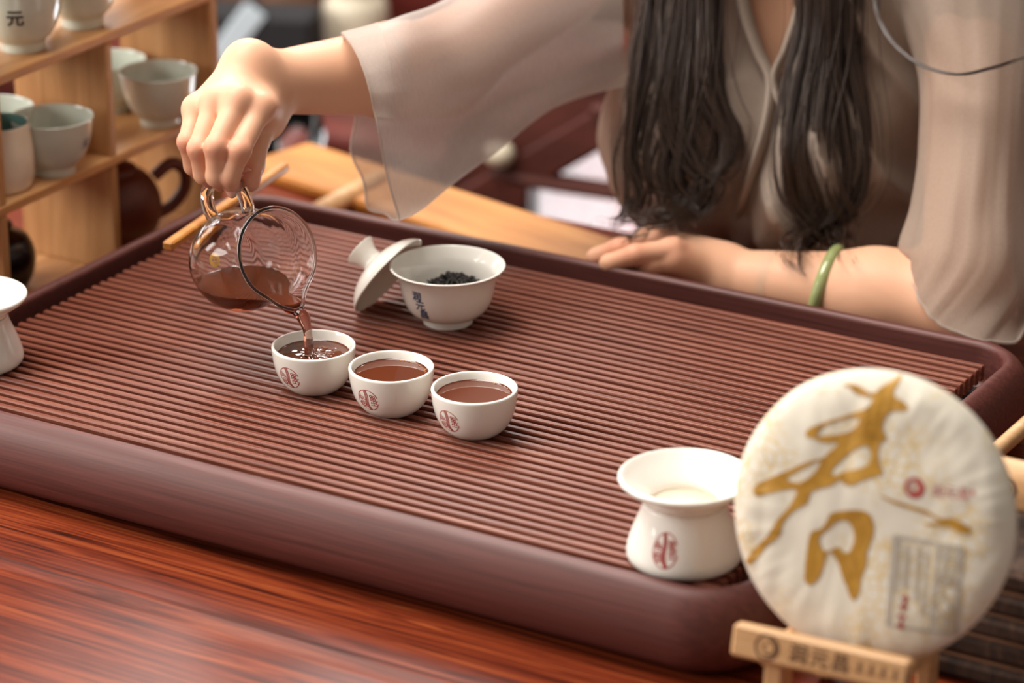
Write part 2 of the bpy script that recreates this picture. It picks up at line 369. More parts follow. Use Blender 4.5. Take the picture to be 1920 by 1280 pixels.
# ------------------------------------------------------------------ table
tab = tag(empty('tea_table', (.25, .1, TZ)), 'red rosewood table with streaked grain under the slatted tea tray', 'table')
prof = [(-.46, -.04), (-.46, -.006), (-.455, -.0055), (-.2265, -.0055), (-.2235, -.0050), (-.2150, -.0008), (-.2115, 0), (.575, 0), (.58, -.003), (.58, -.04)]
V = []; F = []
for x in np.linspace(-.85, .85, 2): V += [(x, y, z) for y, z in prof]
n = len(prof); F = [(i, i + n, (i + 1) % n + n, (i + 1) % n) for i in range(n)] + [tuple(range(n)), tuple(range(n, 2 * n))[::-1]]
o = link('table_top', V, F, 'table', tab, False)
for x in (-.78, .78):
    for y in (-.40, .52):
        v, f = bevel_box(x, y, -.395, .07, .07, .71, .006); link('leg', v, f, 'rosewood', tab, False)

# ------------------------------------------------------------------ tea tray
TX0, TX1, TY0, TY1 = -.019, .690, -.021, .4515           # inner edge of the rim
tray = tag(empty('tea_tray', (.3355, .21, TZ)), 'dark red-brown slatted tea tray with a thick rounded rim', 'tray')
ox, oy = .3355, .21
RPROF = [(0, -.028), (-.0005, -.006), (.0, .0015), (.0015, .004), (.004, .005), (.008, .0042), (.013, .0005), (.0175, -.0065), (.0208, -.016), (.0225, -.027), (.0215, -.037), (.018, -.045), (.0125, -.0505), (.006, -.0515), (-.004, -.0515), (-.004, -.028)]
rp = np.array(RPROF)
def rounded(off, rad, n=12):
    x0, x1, y0, y1 = TX0 - off, TX1 + off, TY0 - off, TY1 + off; r = rad + off; out = []
    for cx, cy, a0 in ((x1 - r, y0 + r, -90), (x1 - r, y1 - r, 0), (x0 + r, y1 - r, 90), (x0 + r, y0 + r, 180)):
        for i in range(n + 1):
            a = math.radians(a0 + 90 * i / n); out.append((cx + r * math.cos(a), cy + r * math.sin(a)))
    return out
V = []; F = []; K = 4 * 13
rps = np.vstack([smooth_prof(rp[:13], 3), rp[13:]])
for u, z in rps: V += [(x - ox, y - oy, z - TZ) for x, y in rounded(u, .034)]
for i in range(len(rps)):
    j = (i + 1) % len(rps)
    for k in range(K): F.append((i * K + k, i * K + (k + 1) % K, j * K + (k + 1) % K, j * K + k))
o = link('rim', V, F, 'rim', tray)
bm = bmesh.new(); bm.from_mesh(o.data); bmesh.ops.recalc_face_normals(bm, faces=bm.faces); bm.to_mesh(o.data); bm.free(); o.data.polygons.foreach_set('use_smooth', [True] * len(o.data.polygons))
v, f = bevel_box(0, (TY0 + TY1) / 2 - oy, -.032 - TZ, TX1 - TX0 - .002, TY1 - TY0 - .002, .006, .001); link('drain_bed', v, f, 'bed', tray, False)
PITCH = .0102; SL = .6752
def slat_mesh():
    w2 = .00255; pr_ = [(-w2, -.012), (-w2, -.0012), (-w2 + .0005, -.0003), (-w2 + .0010, 0), (w2 - .0010, 0), (w2 - .0005, -.0003), (w2, -.0012), (w2, -.012)]
    V = []; n = len(pr_)
    for x in (-SL / 2, -SL / 2 + .0006, SL / 2 - .0006, SL / 2):
        k = .0005 if abs(x) == SL / 2 else 0; V += [(x, y * (1 - k / w2), z - (k if z > -.002 else 0)) for y, z in pr_]
    F = [(r * n + i, (r + 1) * n + i, (r + 1) * n + (i + 1) % n, r * n + (i + 1) % n) for r in range(3) for i in range(n)]
    F += [tuple(range(n)), tuple(range(3 * n, 4 * n))[::-1]]
    F = [tuple(q) for q in F]; return V, F
sv, sf = slat_mesh(); s0 = link('slat', sv, sf, 'slat', tray, False)
bm = bmesh.new(); bm.from_mesh(s0.data); bmesh.ops.recalc_face_normals(bm, faces=bm.faces); bm.to_mesh(s0.data); bm.free()
for i in range(43):
    o = s0 if i == 0 else s0.copy()
    if i: COL.objects.link(o)
    o.location = (SL / 2 - ox + random.uniform(-.0004, .0004), (i - .5) * PITCH - oy, -TZ + random.uniform(-.0002, .0002))
for x in (.02, .225, .45, .655):
    v, f = bevel_box(x - ox, .5 * (TY0 + TY1) - oy, -.0165 - TZ, .012, .44, .0095, .001); link('support_bar', v, f, 'bed', tray, False)
v, f = bevel_box(.004 - ox, .098 - oy, -.007 - TZ, .026, .028, .010, .003); o = link('gap_shade_block', v, f, 'bed', tray, False); o['label'] = 'dark block standing in for the shaded gap at the left end of the slats'  # added block, its dark colour stands in for shade in the slat-end gap
for x in (TX0 + .06, TX1 - .06):
    for y in (TY0 + .04, TY1 - .04):
        v, f = lathe([(0, 0), (.012, 0), (.012, .004), (0, .004)], 20); o = link('foot', v, f, 'bed', tray, False); o.location = (x - ox, y - oy, 0)

# ------------------------------------------------------------------ cups
CUP_O = smooth_prof([(0, .0012), (.0155, .0012), (.0165, 0), (.0188, .0008), (.0236, .0055), (.0274, .0125), (.0296, .0205), (.0306, .028), (.0309, .0322)], 4)
CUP_I = smooth_prof([(.0309, .0322), (.0305, .0332), (.0294, .0335), (.0285, .0328), (.0272, .029), (.0258, .024), (.0225, .014), (.016, .0065), (0, .005)], 4)
def cup_angle(x, y, off):                                  # azimuth of the seal
    return math.atan2(CAM[1] - y, CAM[0] - x) + math.radians(off)
def make_cup(level):
    v, f = lathe(np.vstack([CUP_O, CUP_I[1:]]), 72); root = empty('tea_cup', (0, 0, 0)); link('cup_body', v, f, 'porcelain', root)
    v, f = wrap(seal2d(.0086, .0088, .00052), CUP_O[8:], 0, .0165); link('seal_print', v, f, 'red_print', root, False)
    return root
def tea_fill(root, level, splash=False):
    ri = float(np.interp(level, CUP_I[::-1, 1], CUP_I[::-1, 0]))
    pts = [(0, level), (ri * .3, level), (ri * .6, level), (ri * .85, level), (ri - .0012, level), (ri - .0003, level + .0005), (ri + .0002, level + .0006)]
    V, F = lathe([(0, level), *[(ri * k / 14, level) for k in range(1, 14)], (ri - .0006, level + .0001), (ri + .0001, level + .0007)], 56)
    V = np.array(V)
    if splash:
        for i, p in enumerate(V):
            r = math.hypot(p[0], p[1]); V[i][2] += .0005 * (noise.noise((p[0] * 420, p[1] * 420, 1)) + .6 * noise.noise((p[0] * 900, p[1] * 900, 4))) * (1 - (r / ri) ** 4)
    F = [q[::-1] for q in F] if False else F
    return link('tea', V, F, 'tea', root)
def bubbles(root, level, n):
    ri = float(np.interp(level, CUP_I[::-1, 1], CUP_I[::-1, 0])) - .0012; mb = MB()
    v0, f0 = lathe([(0, .0), (.8, .3), (.9, .6), (.5, .95), (0, 1.05)], 8); v0 = np.array(v0)
    for _ in range(n):
        a = random.uniform(1.6, 3.6); r = random.uniform(.0003, .0007); rr = ri * random.uniform(.94, 1); mb.add(v0 * r + np.array([rr * math.cos(a), rr * math.sin(a), level]), f0)
    o = mb.obj('froth', 'bubble', root); o['kind'] = 'stuff'
cups = [(.2682, .1365), (.3392, .1309), (.4112, .1275)]
labs = ['white porcelain cup being filled by the tea stream, red seal on side', 'white porcelain cup of brown tea, the middle of the three in a row', 'white porcelain cup of brown tea nearest the front of the tray']
for i, (x, y) in enumerate(cups):
    c = make_cup(.027) if i == 0 else None
    if i == 0:
        c0 = c; c0.location = (x, y, 0); c0.rotation_euler.z = cup_angle(x, y, -40); tag(c0, labs[0], 'cup', 'white tea cups in a row on the tray')
    else: c = dup(c0, (x, y, 0), cup_angle(x, y, (-40, -37, -40)[i]), labs[i])
    cups[i] = c
for i, c in enumerate(cups):
    tea_fill(c, .0262 if i == 0 else .0275, i == 0)
    if i: bubbles(c, .0275, 16)

# ------------------------------------------------------------------ gaiwan, tea leaves, lid
gx, gy = .2836, .2972
GO = smooth_prof([(0, .002), (.0165, .002), (.0178, 0), (.0194, .0002), (.0196, .0035), (.0203, .0058), (.0265, .0082), (.0312, .0130), (.0340, .0190), (.0356, .0255), (.0367, .032), (.0385, .0375), (.0415, .0425), (.0440, .0450)], 4)
GI = smooth_prof([(.0440, .0450), (.0446, .0460), (.0440, .0466), (.0425, .0460), (.0395, .0415), (.0366, .0365), (.0345, .0295), (.0315, .0195), (.025, .0115), (.014, .0085), (0, .008)], 4)
gai = tag(empty('gaiwan_bowl', (gx, gy, 0)), 'white porcelain gaiwan bowl with flared rim and blue writing', 'bowl')
v, f = lathe(np.vstack([GO, GI[1:]]), 96); link('bowl_body', v, f, 'porcelain', gai)
ga = cup_angle(gx, gy, -40)
for k, ch in enumerate('润元昌'):
    VF = text2d(ch, .0088, .001, bold=.00022); V = np.array(VF[0]); V[:, 0] += .08 * V[:, 1]
    v, f = wrap((V, VF[1]), GO[20:], ga + .06 * k, .0312 - .0078 * k); link('brush_character', v, f, 'blue_print', gai, False)
lv = tag(empty('dry_tea_leaves', (gx + .004, gy + .004, .0085)), 'heap of dark twisted tea leaves inside the gaiwan bowl', 'tea leaves')
mb = MB(); mb.add(*lathe([(0, -.0005), (.012, .002), (.021, .008), (.024, .013), (.020, .019), (.010, .023), (0, .024)], 24))
for _ in range(520):
    a = random.uniform(0, 6.283); r = .025 * math.sqrt(random.random()); z = .012 + .013 * (1 - (r / .026) ** 2) + random.uniform(-.001, .003)
    L = random.uniform(.004, .009); d = nz(rng.normal(size=3) * np.array([1, 1, .45])); b_ = rng.normal(size=3) * .0012; p = np.array([r * math.cos(a), r * math.sin(a), z])
    mb.add(*tube([p - d * L / 2, p + b_, p + d * L / 2], [.0004, .00105, .0003], 5))
for i, (x, y, z) in enumerate(mb.v):
    r = math.hypot(x + .004, y + .004); lim = float(np.interp(z + .0085, GI[::-1, 1], GI[::-1, 0])) - .0008
    if r > lim > 0: mb.v[i] = ((x + .004) * lim / r - .004, (y + .004) * lim / r - .004, z)
o = mb.obj('leaf_heap', 'tealeaf', lv); o['kind'] = 'stuff'
# lid leaning on the bowl
LO = smooth_prof([(.0370, 0), (.0374, .0006), (.0368, .0016), (.0345, .0045), (.0290, .0090), (.0210, .0130), (.0135, .0150), (.0098, .0166), (.0088, .0195), (.0096, .0240), (.0122, .0285), (.0134, .0305), (.0128, .0315), (.0108, .0308), (.006, .0285), (0, .0278)], 4)
LI = smooth_prof([(0, .0118), (.012, .0114), (.022, .0092), (.030, .0050), (.0352, .0008), (.0362, 0), (.0370, 0)], 4)
n_ = nz(-.72 * RT + .66 * UP + .16 * FW); tip = on_z(668, 583, .0046)
mj = nz(.70 * RT + .71 * UP); mj = nz(mj - n_ * (mj @ n_)); ctr = tip + mj * .0370; sd = np.cross(n_, mj)
lid = empty('gaiwan_cover', ctr); lid.rotation_mode = 'QUATERNION'; lid.rotation_quaternion = Matrix(((mj[0], sd[0], n_[0]), (mj[1], sd[1], n_[1]), (mj[2], sd[2], n_[2]))).to_quaternion()
tag(lid, 'white domed gaiwan lid with knob leaning against the bowl', 'lid')
v, f = lathe(np.vstack([LI, LO[1:]]), 80); link('lid_dome', v, f, 'porcelain', lid)

# ------------------------------------------------------------------ strainers on their stands
SO = smooth_prof([(.029, .002), (.0305, 0), (.0340, .0004), (.0360, .0035), (.0358, .0085), (.0338, .0160), (.0308, .0240), (.0280, .0310), (.0266, .0355), (.0264, .0380)], 4)
SI = smooth_prof([(.0264, .0380), (.0258, .0385), (.0246, .0380), (.0250, .034), (.0285, .024), (.0325, .012), (.0325, .003), (.029, .002)], 4)
FO = smooth_prof([(.0215, .0345), (.0236, .0348), (.0240, .0385), (.0262, .0392), (.0272, .0404), (.0284, .0425), (.0330, .0462), (.0385, .0500), (.0412, .0528), (.0418, .0545), (.0412, .0558)], 4)
FI = smooth_prof([(.0412, .0558), (.0400, .0562), (.0385, .0552), (.0345, .0515), (.0285, .0465), (.0240, .0425), (.0218, .0395), (.0215, .0345)], 4)
def strainer(x, y, lab1, lab2, k=1.0):
    st = tag(empty('strainer_stand', (x, y, 0)), lab1, 'stand', 'white strainer stands')
    v, f = lathe(np.vstack([SO, SI[1:]]), 72); link('stand_body', np.array(v) * k, f, 'porcelain', st)
    v, f = wrap(seal2d(.0078, .0110, .0007), SO, cup_angle(x, y, -21), .0190); link('seal_print', np.array(v) * k, f, 'red_print', st, False)
    fu = tag(empty('tea_strainer', (x, y, 0)), lab2, 'strainer', 'white tea strainers')
    v, f = lathe(np.vstack([FO, FI[1:]]), 72); link('funnel', np.array(v) * k, f, 'porcelain', fu)
    v, f = lathe([(0, .0375), (.0217, .0372), (.0217, .0366), (0, .0368)], 40); o = link('sieve', np.array(v) * k, f, 'sieve', fu)
strainer(.6358, .0205, 'white flared strainer stand with red seal at the tray front corner', 'white porcelain funnel strainer at the front corner beside the tea cake', 1.05)
strainer(.0232, .0480, 'white flared strainer stand cut by the left picture edge', 'white porcelain funnel strainer at the left edge of the picture', .98)

# ------------------------------------------------------------------ glass pitcher with tea
AX = nz(.64 * RT + .07 * UP - .765 * FW); NN = nz(np.array([0, 0, 1.]) - AX * AX[2]); BB = np.cross(AX, NN)   # axis, up, side
PC = W(451, 487, 2.352); Rg = .0386
pit = empty('glass_pitcher', PC); tag(pit, 'clear round glass pitcher tilted by the hand, pouring dark tea', 'pitcher')
pit.rotation_mode = 'QUATERNION'; pit.rotation_quaternion = Matrix(((NN[0], BB[0], AX[0]), (NN[1], BB[1], AX[1]), (NN[2], BB[2], AX[2]))).to_quaternion()
GPo = [(0, -.0345), (.012, -.0348), (.020, -.0335), (.0275, -.0270), (.0345, -.0165), (.0382, -.0040), (.0384, .0060), (.0368, .0160), (.0345, .0245), (.0328, .0320), (.0325, .0380), (.0332, .0430), (.0344, .0462)]
GPo = smooth_prof(GPo, 4); GPl = [(.03445, .0466), (.0341, .0468), (.0335, .0468), (.0331, .0466)]
GPi = GPo[::-1].copy(); GPi = np.array([(max(r - .0016, 0), z + (.0016 if z < -.02 else 0)) for r, z in GPi]); GPi[-1][0] = 0
def spout(p):
    """pull a pouring lip out of the rim on the lower side (-x)"""
    x, y, z = p; a = math.atan2(y, -x); t = max(0, (z - .022) / .026); k = math.exp(-(a / .36) ** 2) * t ** 1.5
    pin = math.exp(-((abs(a) - .62) / .30) ** 2) * t * .022
    r = math.hypot(x, y); s = 1 + .27 * k - pin
    return (x * s, y * s, z + .010 * k * k)
v, f = lathe(np.vstack([GPo, GPl, GPi]), 96); v = [spout(p) for p in v]; link('glass_body', v, f, 'glass', pit)
lipc = [spout((.0340 * math.cos(a), .0340 * math.sin(a), .0468)) for a in np.linspace(0, 2 * math.pi, 96, endpoint=False)]
v, f = tube(lipc, [.0015] * 96, 12, closed=True); link('rolled_rim', v, f, 'glass', pit)
hp = catmull([(.0305, 0, -.0190), (.042, 0, -.0225), (.054, 0, -.0195), (.0605, 0, -.008), (.0605, 0, .008), (.054, 0, .0215), (.042, 0, .0255), (.0335, 0, .0250)], 40)
v, f = tube(hp, [.0052] * 40, 16, flat=.85); link('handle', v, f, 'glass', pit)
# gold emblem on the glass
eu = []
R3 = np.array([NN, BB, AX])                               # world -> local
emb = W(405, 487, 2.318) ; le = R3 @ (emb - PC); le = nz(le) * .0390; fz = nz(le); fx = nz(np.cross([1, 0, 0], fz)); fy = np.cross(fz, fx)
E2 = merge2d(strokes([(arc(0, 0, .0032, .0040, 0, 360, 24), .0026), [(-.002, .001), (.002, .0012)], [(0, .0028), (-.0003, -.0028)], [(-.0018, -.0012), (.0016, -.0014)]], .0006))
link('gold_emblem', [nz(le + fx * a + fy * b_) * .0389 for a, b_ in E2[0]], E2[1], 'gold', pit, False)
# tea inside: interior of the pitcher cut by a level plane
lip = max((spout(p) for p in lathe(GPo[-3:], 96)[0]), key=lambda p: -(NN[2] * p[0] + BB[2] * p[1] + AX[2] * p[2]))
lipw = PC + NN * lip[0] + BB * lip[1] + AX * lip[2]; level = lipw[2] + .0045
ins = [(max(r - .0011, 0), z + (.0011 if z < -.02 else 0)) for r, z in GPo]; ins[0] = (0, ins[0][1]); ins.append((0, ins[-1][1]))
v, f = lathe(ins, 80); v = [spout(p) for p in v]
bm = bmesh.new(); bv = [bm.verts.new(PC + NN * p[0] + BB * p[1] + AX * p[2]) for p in v]
for q in f: bm.faces.new([bv[i] for i in q])
bmesh.ops.recalc_face_normals(bm, faces=bm.faces)
r_ = bmesh.ops.bisect_plane(bm, geom=bm.verts[:] + bm.edges[:] + bm.faces[:], plane_co=(0, 0, level), plane_no=(0, 0, 1), clear_outer=True)
bmesh.ops.holes_fill(bm, edges=[e for e in bm.edges if e.is_boundary], sides=0)
bmesh.ops.recalc_face_normals(bm, faces=bm.faces); bm.verts.index_update()
tv = [R3 @ (np.array(x.co) - PC) for x in bm.verts]; tf = [tuple(x.index for x in q.verts) for q in bm.faces]; bm.free()
o = link('tea', tv, tf, 'tea_deep', pit)
for p in o.data.polygons: p.use_smooth = len(p.vertices) <= 4
# the falling stream
end = W(577, 664, 2.322); s0w = lipw + np.array([0, 0, .001]) - AX * .006
pth = catmull([s0w - AX * .010 + np.array([0, 0, .004]), s0w, lipw + AX * .004 - np.array([0, 0, .004]), lipw * .60 + end * .40 + AX * .0055, lipw * .22 + end * .78 + AX * .004, end - np.array([0, 0, .001])], 48)
rad = np.interp(np.linspace(0, 1, 48), [0, .15, .35, .6, 1], [.0040, .0058, .0056, .0043, .0032]) * (1 + .10 * np.sin(np.linspace(0, 17, 48)))
v, f = tube(pth, rad, 16, flat=.62); v = np.array(v); o = link('tea_stream', v - end, f, 'tea_stream'); o.location = tuple(end)
tag(o, 'thin amber stream of tea falling from the pitcher lip into a cup', 'tea')

# ------------------------------------------------------------------ shelf unit on the left
sh = tag(empty('display_shelf', (-.08, .357, TZ)), 'light wooden open display shelf with square compartments holding bowls', 'shelf')
XF = -.080; DEP = .100; BT = .0085
def board(name, x0, x1, y0, y1, z0, z1, mat):
    v, f = bevel_box((x0 + x1) / 2 + .08, (y0 + y1) / 2 - .357, (z0 + z1) / 2 - TZ, x1 - x0, y1 - y0, z1 - z0, .0012); return link(name, v, f, mat, sh, False)
ZB, ZM, ZT = TZ, .0465, .1535
YS = [.2125, .357, .5035]
board('bottom_board', XF - DEP, XF, -.08, .508, ZB, ZB + BT, 'shelf_h')
board('shelf_board', XF - DEP, XF, -.08, .4985, ZM, ZM + BT, 'shelf_h'); board('shelf_board', XF - DEP, XF, -.08, .4985, ZT, ZT + BT, 'shelf_h')
board('side_panel', XF - DEP, XF + .001, .4985, .508, ZB + BT, .30, 'shelf')
for y in (.0665, .2125, .357):
    board('divider', XF - DEP, XF - .0005, y - BT / 2, y + BT / 2, ZB + BT, ZM, 'shelf'); board('divider', XF - DEP, XF - .0005, y - BT / 2, y + BT / 2, ZM + BT, ZT, 'shelf')
board('top_board', XF - DEP, XF, -.08, .508, .30, .3085, 'shelf_h'); board('side_panel', XF - DEP, XF, -.0885, -.08, ZB, .3085, 'shelf')
BO = smooth_prof([(0, .003), (.0150, .003), (.0162, 0), (.0176, .0004), (.0178, .0050), (.0186, .0075), (.0245, .0135), (.0290, .0225), (.0320, .0330), (.0335, .0425), (.0342, .0470)], 3)
BI = smooth_prof([(.0342, .0470), (.0340, .0478), (.0330, .0474), (.0318, .042), (.0300, .0325), (.0260, .0205), (.0190, .0115), (0, .008)], 3)
def bowl(x, y, z, lab, k=1.0, kz=1.0):
    r = empty('porcelain_bowl', (x, y, z)); v, f = lathe(np.vstack([BO, BI[1:]]), 56); link('bowl_body', np.array(v) * np.array([k, k, k * kz]), f, 'celadon', r)
    tag(r, lab, 'bowl', 'pale celadon bowls on the shelf'); return r
zm = ZM + BT; zt = ZT + BT
bA = bowl(-0.0981, 0.3, zm, 'pale celadon bowl in the middle-row left compartment, blue mark on right')
bB = bowl(-0.1003, 0.448, zm, 'pale celadon bowl in the middle-row right compartment near the hand', .98)
bC = bowl(-0.156, 0.295, zm, 'pale celadon bowl half hidden behind the cream mug')
bD = bowl(-0.16, 0.457, zm, 'pale celadon bowl behind the divider, only its right side showing', .95)
bE = bowl(-0.1124, 0.286, zt, 'pale celadon bowl on the upper shelf with a dark brushed character', 1.05, 1.06)
bF = bowl(-0.1123, 0.364, zt, 'plain celadon bowl on the upper shelf, its rim above the picture', 1.0, 1.15)
bG = bowl(-0.105, 0.198, zt, 'pale celadon bowl at the very left edge of the upper shelf', .95)
VF = text2d('元', .0135, .0012, bold=.0004); v, f = wrap(VF, BO[9:], cup_angle(-.1124, .286, -8), .030); link('brush_character', np.array(v) * np.array([1.05, 1.05, 1.11]), f, 'black_print', bE, False)
VF = text2d('元', .0095, .0012, bold=.0003); v, f = wrap(VF, BO[9:], cup_angle(-.0981, .300, 58), .028); link('brush_character', v, f, 'blue_print', bA, False)
mg = tag(empty('cream_mug', (-.1120, .2480, zm)), 'cream mug with teal inside at the left edge of the middle shelf', 'mug')
v, f = lathe(smooth_prof([(0, .002), (.020, .002), (.022, 0), (.0250, .002), (.0275, .012), (.0280, .030), (.0265, .046), (.0255, .054), (.0248, .055)], 3), 48); link('mug_body', v, f, 'mug', mg)
v, f = lathe(smooth_prof([(.0248, .0550), (.0240, .0545), (.0250, .046), (.0262, .030), (.0255, .012), (.018, .004), (0, .004)], 3), 48); link('glazed_inside', v, f, 'teal', mg)
# clay teapot in the lower compartment
tp = tag(empty('clay_teapot', (-.1320, .420, ZB + BT)), 'red-brown clay teapot with looped handle in the lower shelf compartment', 'teapot')
v, f = lathe(smooth_prof([(0, 0), (.026, 0), (.034, .006), (.040, .022), (.039, .040), (.031, .054), (.022, .060), (0, .060)], 4), 48); link('teapot_body', v, f, 'clay', tp)
v, f = lathe(smooth_prof([(.021, .060), (.019, .065), (.010, .069), (.005, .071), (.007, .076), (.006, .081), (0, .082)], 4), 32); link('teapot_lid', v, f, 'clay', tp)
dh = nz([.55, .8, 0]); hpth = catmull([dh * a + np.array([0, 0, z]) for a, z in ((.036, .050), (.052, .060), (.064, .052), (.064, .036), (.052, .022), (.038, .016))], 26)
v, f = tube(hpth, [.0055] * 26, 10); link('handle', v, f, 'clay', tp)
v, f = tube(catmull([-dh * a + np.array([0, 0, z]) for a, z in ((.034, .024), (.050, .034), (.058, .052))], 12), np.linspace(.009, .005, 12), 10); link('spout', v, f, 'clay', tp)
bp = tag(empty('black_jar', (-.1415, .270, ZB + BT)), 'dark round jar partly hidden behind the lower left divider', 'jar')
v, f = lathe(smooth_prof([(0, 0), (.020, 0), (.030, .012), (.033, .030), (.027, .046), (.015, .052), (.015, .058), (0, .059)], 4), 40); link('jar_body', v, f, 'black', bp)

# ------------------------------------------------------------------ things behind the tray on the table
A = np.array([-.1014, .6908, 0]); 
bd = tag(empty('golden_board', (.06, .628, TZ)), 'long golden wooden board lying along the back edge of the table', 'board')
ang = math.atan2(-.068, .30)
v, f = bevel_box(0, 0, .006, .41, .085, .012, .003); link('board_body', v, f, 'gold_wood', bd, False); bd.rotation_euler.z = ang
stk = tag(empty('bamboo_stick', (.012, .388, .0)), 'thin light bamboo stick laid over the back left corner of the tray', 'stick')
p0 = W(314, 462, 2.445); p1 = W(534, 312, 2.63); base = np.array([.012, .388, 0]); v, f = beam(p0 - base, p1 - base, .009, .0075, .0015); link('stick_body', v, f, 'gold_wood', stk, False)
rs = tag(empty('pale_rod', on_z(650, 372, TZ)), 'pale wooden rod lying on the golden board behind the tray', 'rod')
p0 = on_z(596, 400, TZ + .010); p1 = on_z(712, 338, TZ + .010); b0 = np.array(rs.location); v, f = tube([p0 - b0, (p0 + p1) / 2 - b0, p1 - b0], [.010] * 3, 14); link('roll', v, f, 'pale_wood', rs)

# ------------------------------------------------------------------ tea cake on its stand
be = math.radians(4); al = math.radians(14)
cu_ = np.array([math.cos(be), math.sin(be), 0]); cv = math.cos(al) * np.array([0, 0, 1]) + math.sin(al) * np.array([-math.sin(be), math.cos(be), 0]); cn = np.cross(cu_, cv)
CK = W(1634, 967, 1.92); RC = .0893
cake = empty('tea_cake', CK); cake.rotation_mode = 'QUATERNION'; cake.rotation_quaternion = Matrix(((cu_[0], cv[0], cn[0]), (cu_[1], cv[1], cn[1]), (cu_[2], cv[2], cn[2]))).to_quaternion()
tag(cake, 'round tea cake in white wrapper with a large gold brushed character', 'tea cake')
def ck_h(u, v_):
    r = math.hypot(u, v_) / RC; a = math.atan2(v_, u)
    h = .0115 * math.sqrt(max(0, 1 - min(1, r) ** 7)) + .002 * (1 - r * r)
    wr = noise.noise((u * 28, v_ * 28, 3)) * .0015 + .0016 * abs(noise.noise((u * 60 + 3, v_ * 22, 8)))
    pl = .0024 * max(0, r - .55) * abs(noise.noise((a * 9, r * 2.2, 5))) * 3
    return h + (wr + pl) * min(1, (1 - r) * 8 + .15) - .002
V = []; F = []; NA, NR = 140, 46; rr = [RC * (1 - (1 - k / NR) ** 1.7) for k in range(NR + 1)]
V.append((0, 0, ck_h(0, 0)))
for r in rr[1:]:
    for k in range(NA):
        a = 2 * math.pi * k / NA; e = 1 + .006 * noise.noise((math.cos(a) * 2, math.sin(a) * 2, 1)) * (r / RC) ** 3
        V.append((r * e * math.cos(a), r * e * math.sin(a), ck_h(r * math.cos(a) * .9995, r * math.sin(a) * .9995)))
for k in range(NA): F.append((0, 1 + k, 1 + (k + 1) % NA))
for i in range(NR - 1):
    for k in range(NA): F.append((1 + i * NA + k, 1 + (i + 1) * NA + k, 1 + (i + 1) * NA + (k + 1) % NA, 1 + i * NA + (k + 1) % NA))
lastr = [1 + (NR - 1) * NA + k for k in range(NA)]
for r, z in ((RC * .99, -.008), (RC * .93, -.014), (RC * .5, -.015)):
    n0 = len(V); V += [(r * math.cos(2 * math.pi * k / NA), r * math.sin(2 * math.pi * k / NA), z) for k in range(NA)]
    for k in range(NA): F.append((lastr[k], n0 + k, n0 + (k + 1) % NA, lastr[(k + 1) % NA]))
    lastr = list(range(n0, n0 + NA))
F.append(tuple(lastr[::-1])); link('wrapper', V, F, 'paper', cake)
def to_cake(px, py):
    r = FW + RT * (px - CX) / FPX - UP * (py - CY) / FPX; t = ((CK + cn * .010 - CAM) @ cn) / (r @ cn); p = CAM + r * t - CK
    return (p @ cu_, p @ cv)
def crop(x, y): return to_cake(1120 + x / 2.134, 680 + y / 2.134)
def print_on(name, VF, mat, lift=.0005):
    V = [(u, v_, ck_h(u, v_) + lift) for u, v_ in VF[0]]; return link(name, V, VF[1], mat, cake, False)
G1 = [(1165,75),(1195,50),(1200,75),(1180,125),(1215,150),(1243,175),(1235,190),(1180,195),(1150,225),(1145,270),(1160,300),(1130,330),(1130,390),(1148,440),(1120,450),(1060,470),(1020,490),(985,480),(975,465),(935,490),(880,505),(855,520),(840,560),(790,590),(745,640),(730,690),(680,730),(640,780),(600,810),(585,805),(590,785),(640,730),(690,680),(720,630),(765,580),(790,540),(800,512),(770,505),(690,520),(640,532),(625,520),(625,495),(680,465),(760,430),(840,395),(900,380),(930,355),(965,320),(900,318),(870,300),(838,293),(845,265),(900,240),(980,215),(1040,195),(1085,175),(1100,140),(1065,135),(1035,125),(1000,98),(975,92),(1010,85),(1050,98),(1085,118),(1110,118),(1130,100)]
H1 = [[(880,290),(905,255),(975,230),(1045,220),(1045,245),(1005,275),(960,285),(910,290)], [(940,430),(1000,370),(1060,330),(1095,345),(1095,395),(1060,420),(1000,430),(955,450)], [(760,460),(820,425),(895,390),(870,440),(820,475),(785,475)]]
G2 = [(940,600),(1000,588),(1060,588),(1095,605),(1110,650),(1105,690),(1080,760),(1080,800),(1060,850),(1055,900),(1035,945),(1015,935),(1000,890),(985,860),(970,810),(945,765),(925,760),(910,800),(895,850),(870,880),(845,885),(832,860),(835,800),(845,730),(860,675),(900,660),(925,625)]
H2 = [[(890,700),(930,660),(960,635),(1000,630),(1025,660),(1030,710),(1010,755),(985,755),(965,735),(930,750),(905,745)]]
G3 = [(1130,525),(1200,550),(1280,575),(1330,595),(1370,620),(1420,620),(1470,645),(1495,665),(1485,685),(1440,675),(1400,650),(1340,650),(1310,640),(1370,635),(1330,610),(1260,585),(1190,560)]
cv2 = lambda L: [crop(x, y) for x, y in L]
for loops in ([G1] + H1, [G2] + H2, [G3]): print_on('gold_character', poly2d([cv2(l) for l in loops], .004), 'gold')
lc = np.array(crop(1272, 498)); VF = ring_logo(.0053, .0019); VF = (VF[0] + lc, VF[1]); print_on('red_logo', VF, 'red_print')
for k, ch in enumerate('润元昌'):
    VF = text2d(ch, .0078, .002); VF = (VF[0] + np.array(crop(1362 + 52 * k, 515 + 5 * k)), VF[1]); print_on('red_lettering', VF, 'red_print')
print_on('red_lettering', strokes([(arc(*crop(1503, 518), .0009, .0009, 0, 360, 10), .0010)], .001), 'red_print')
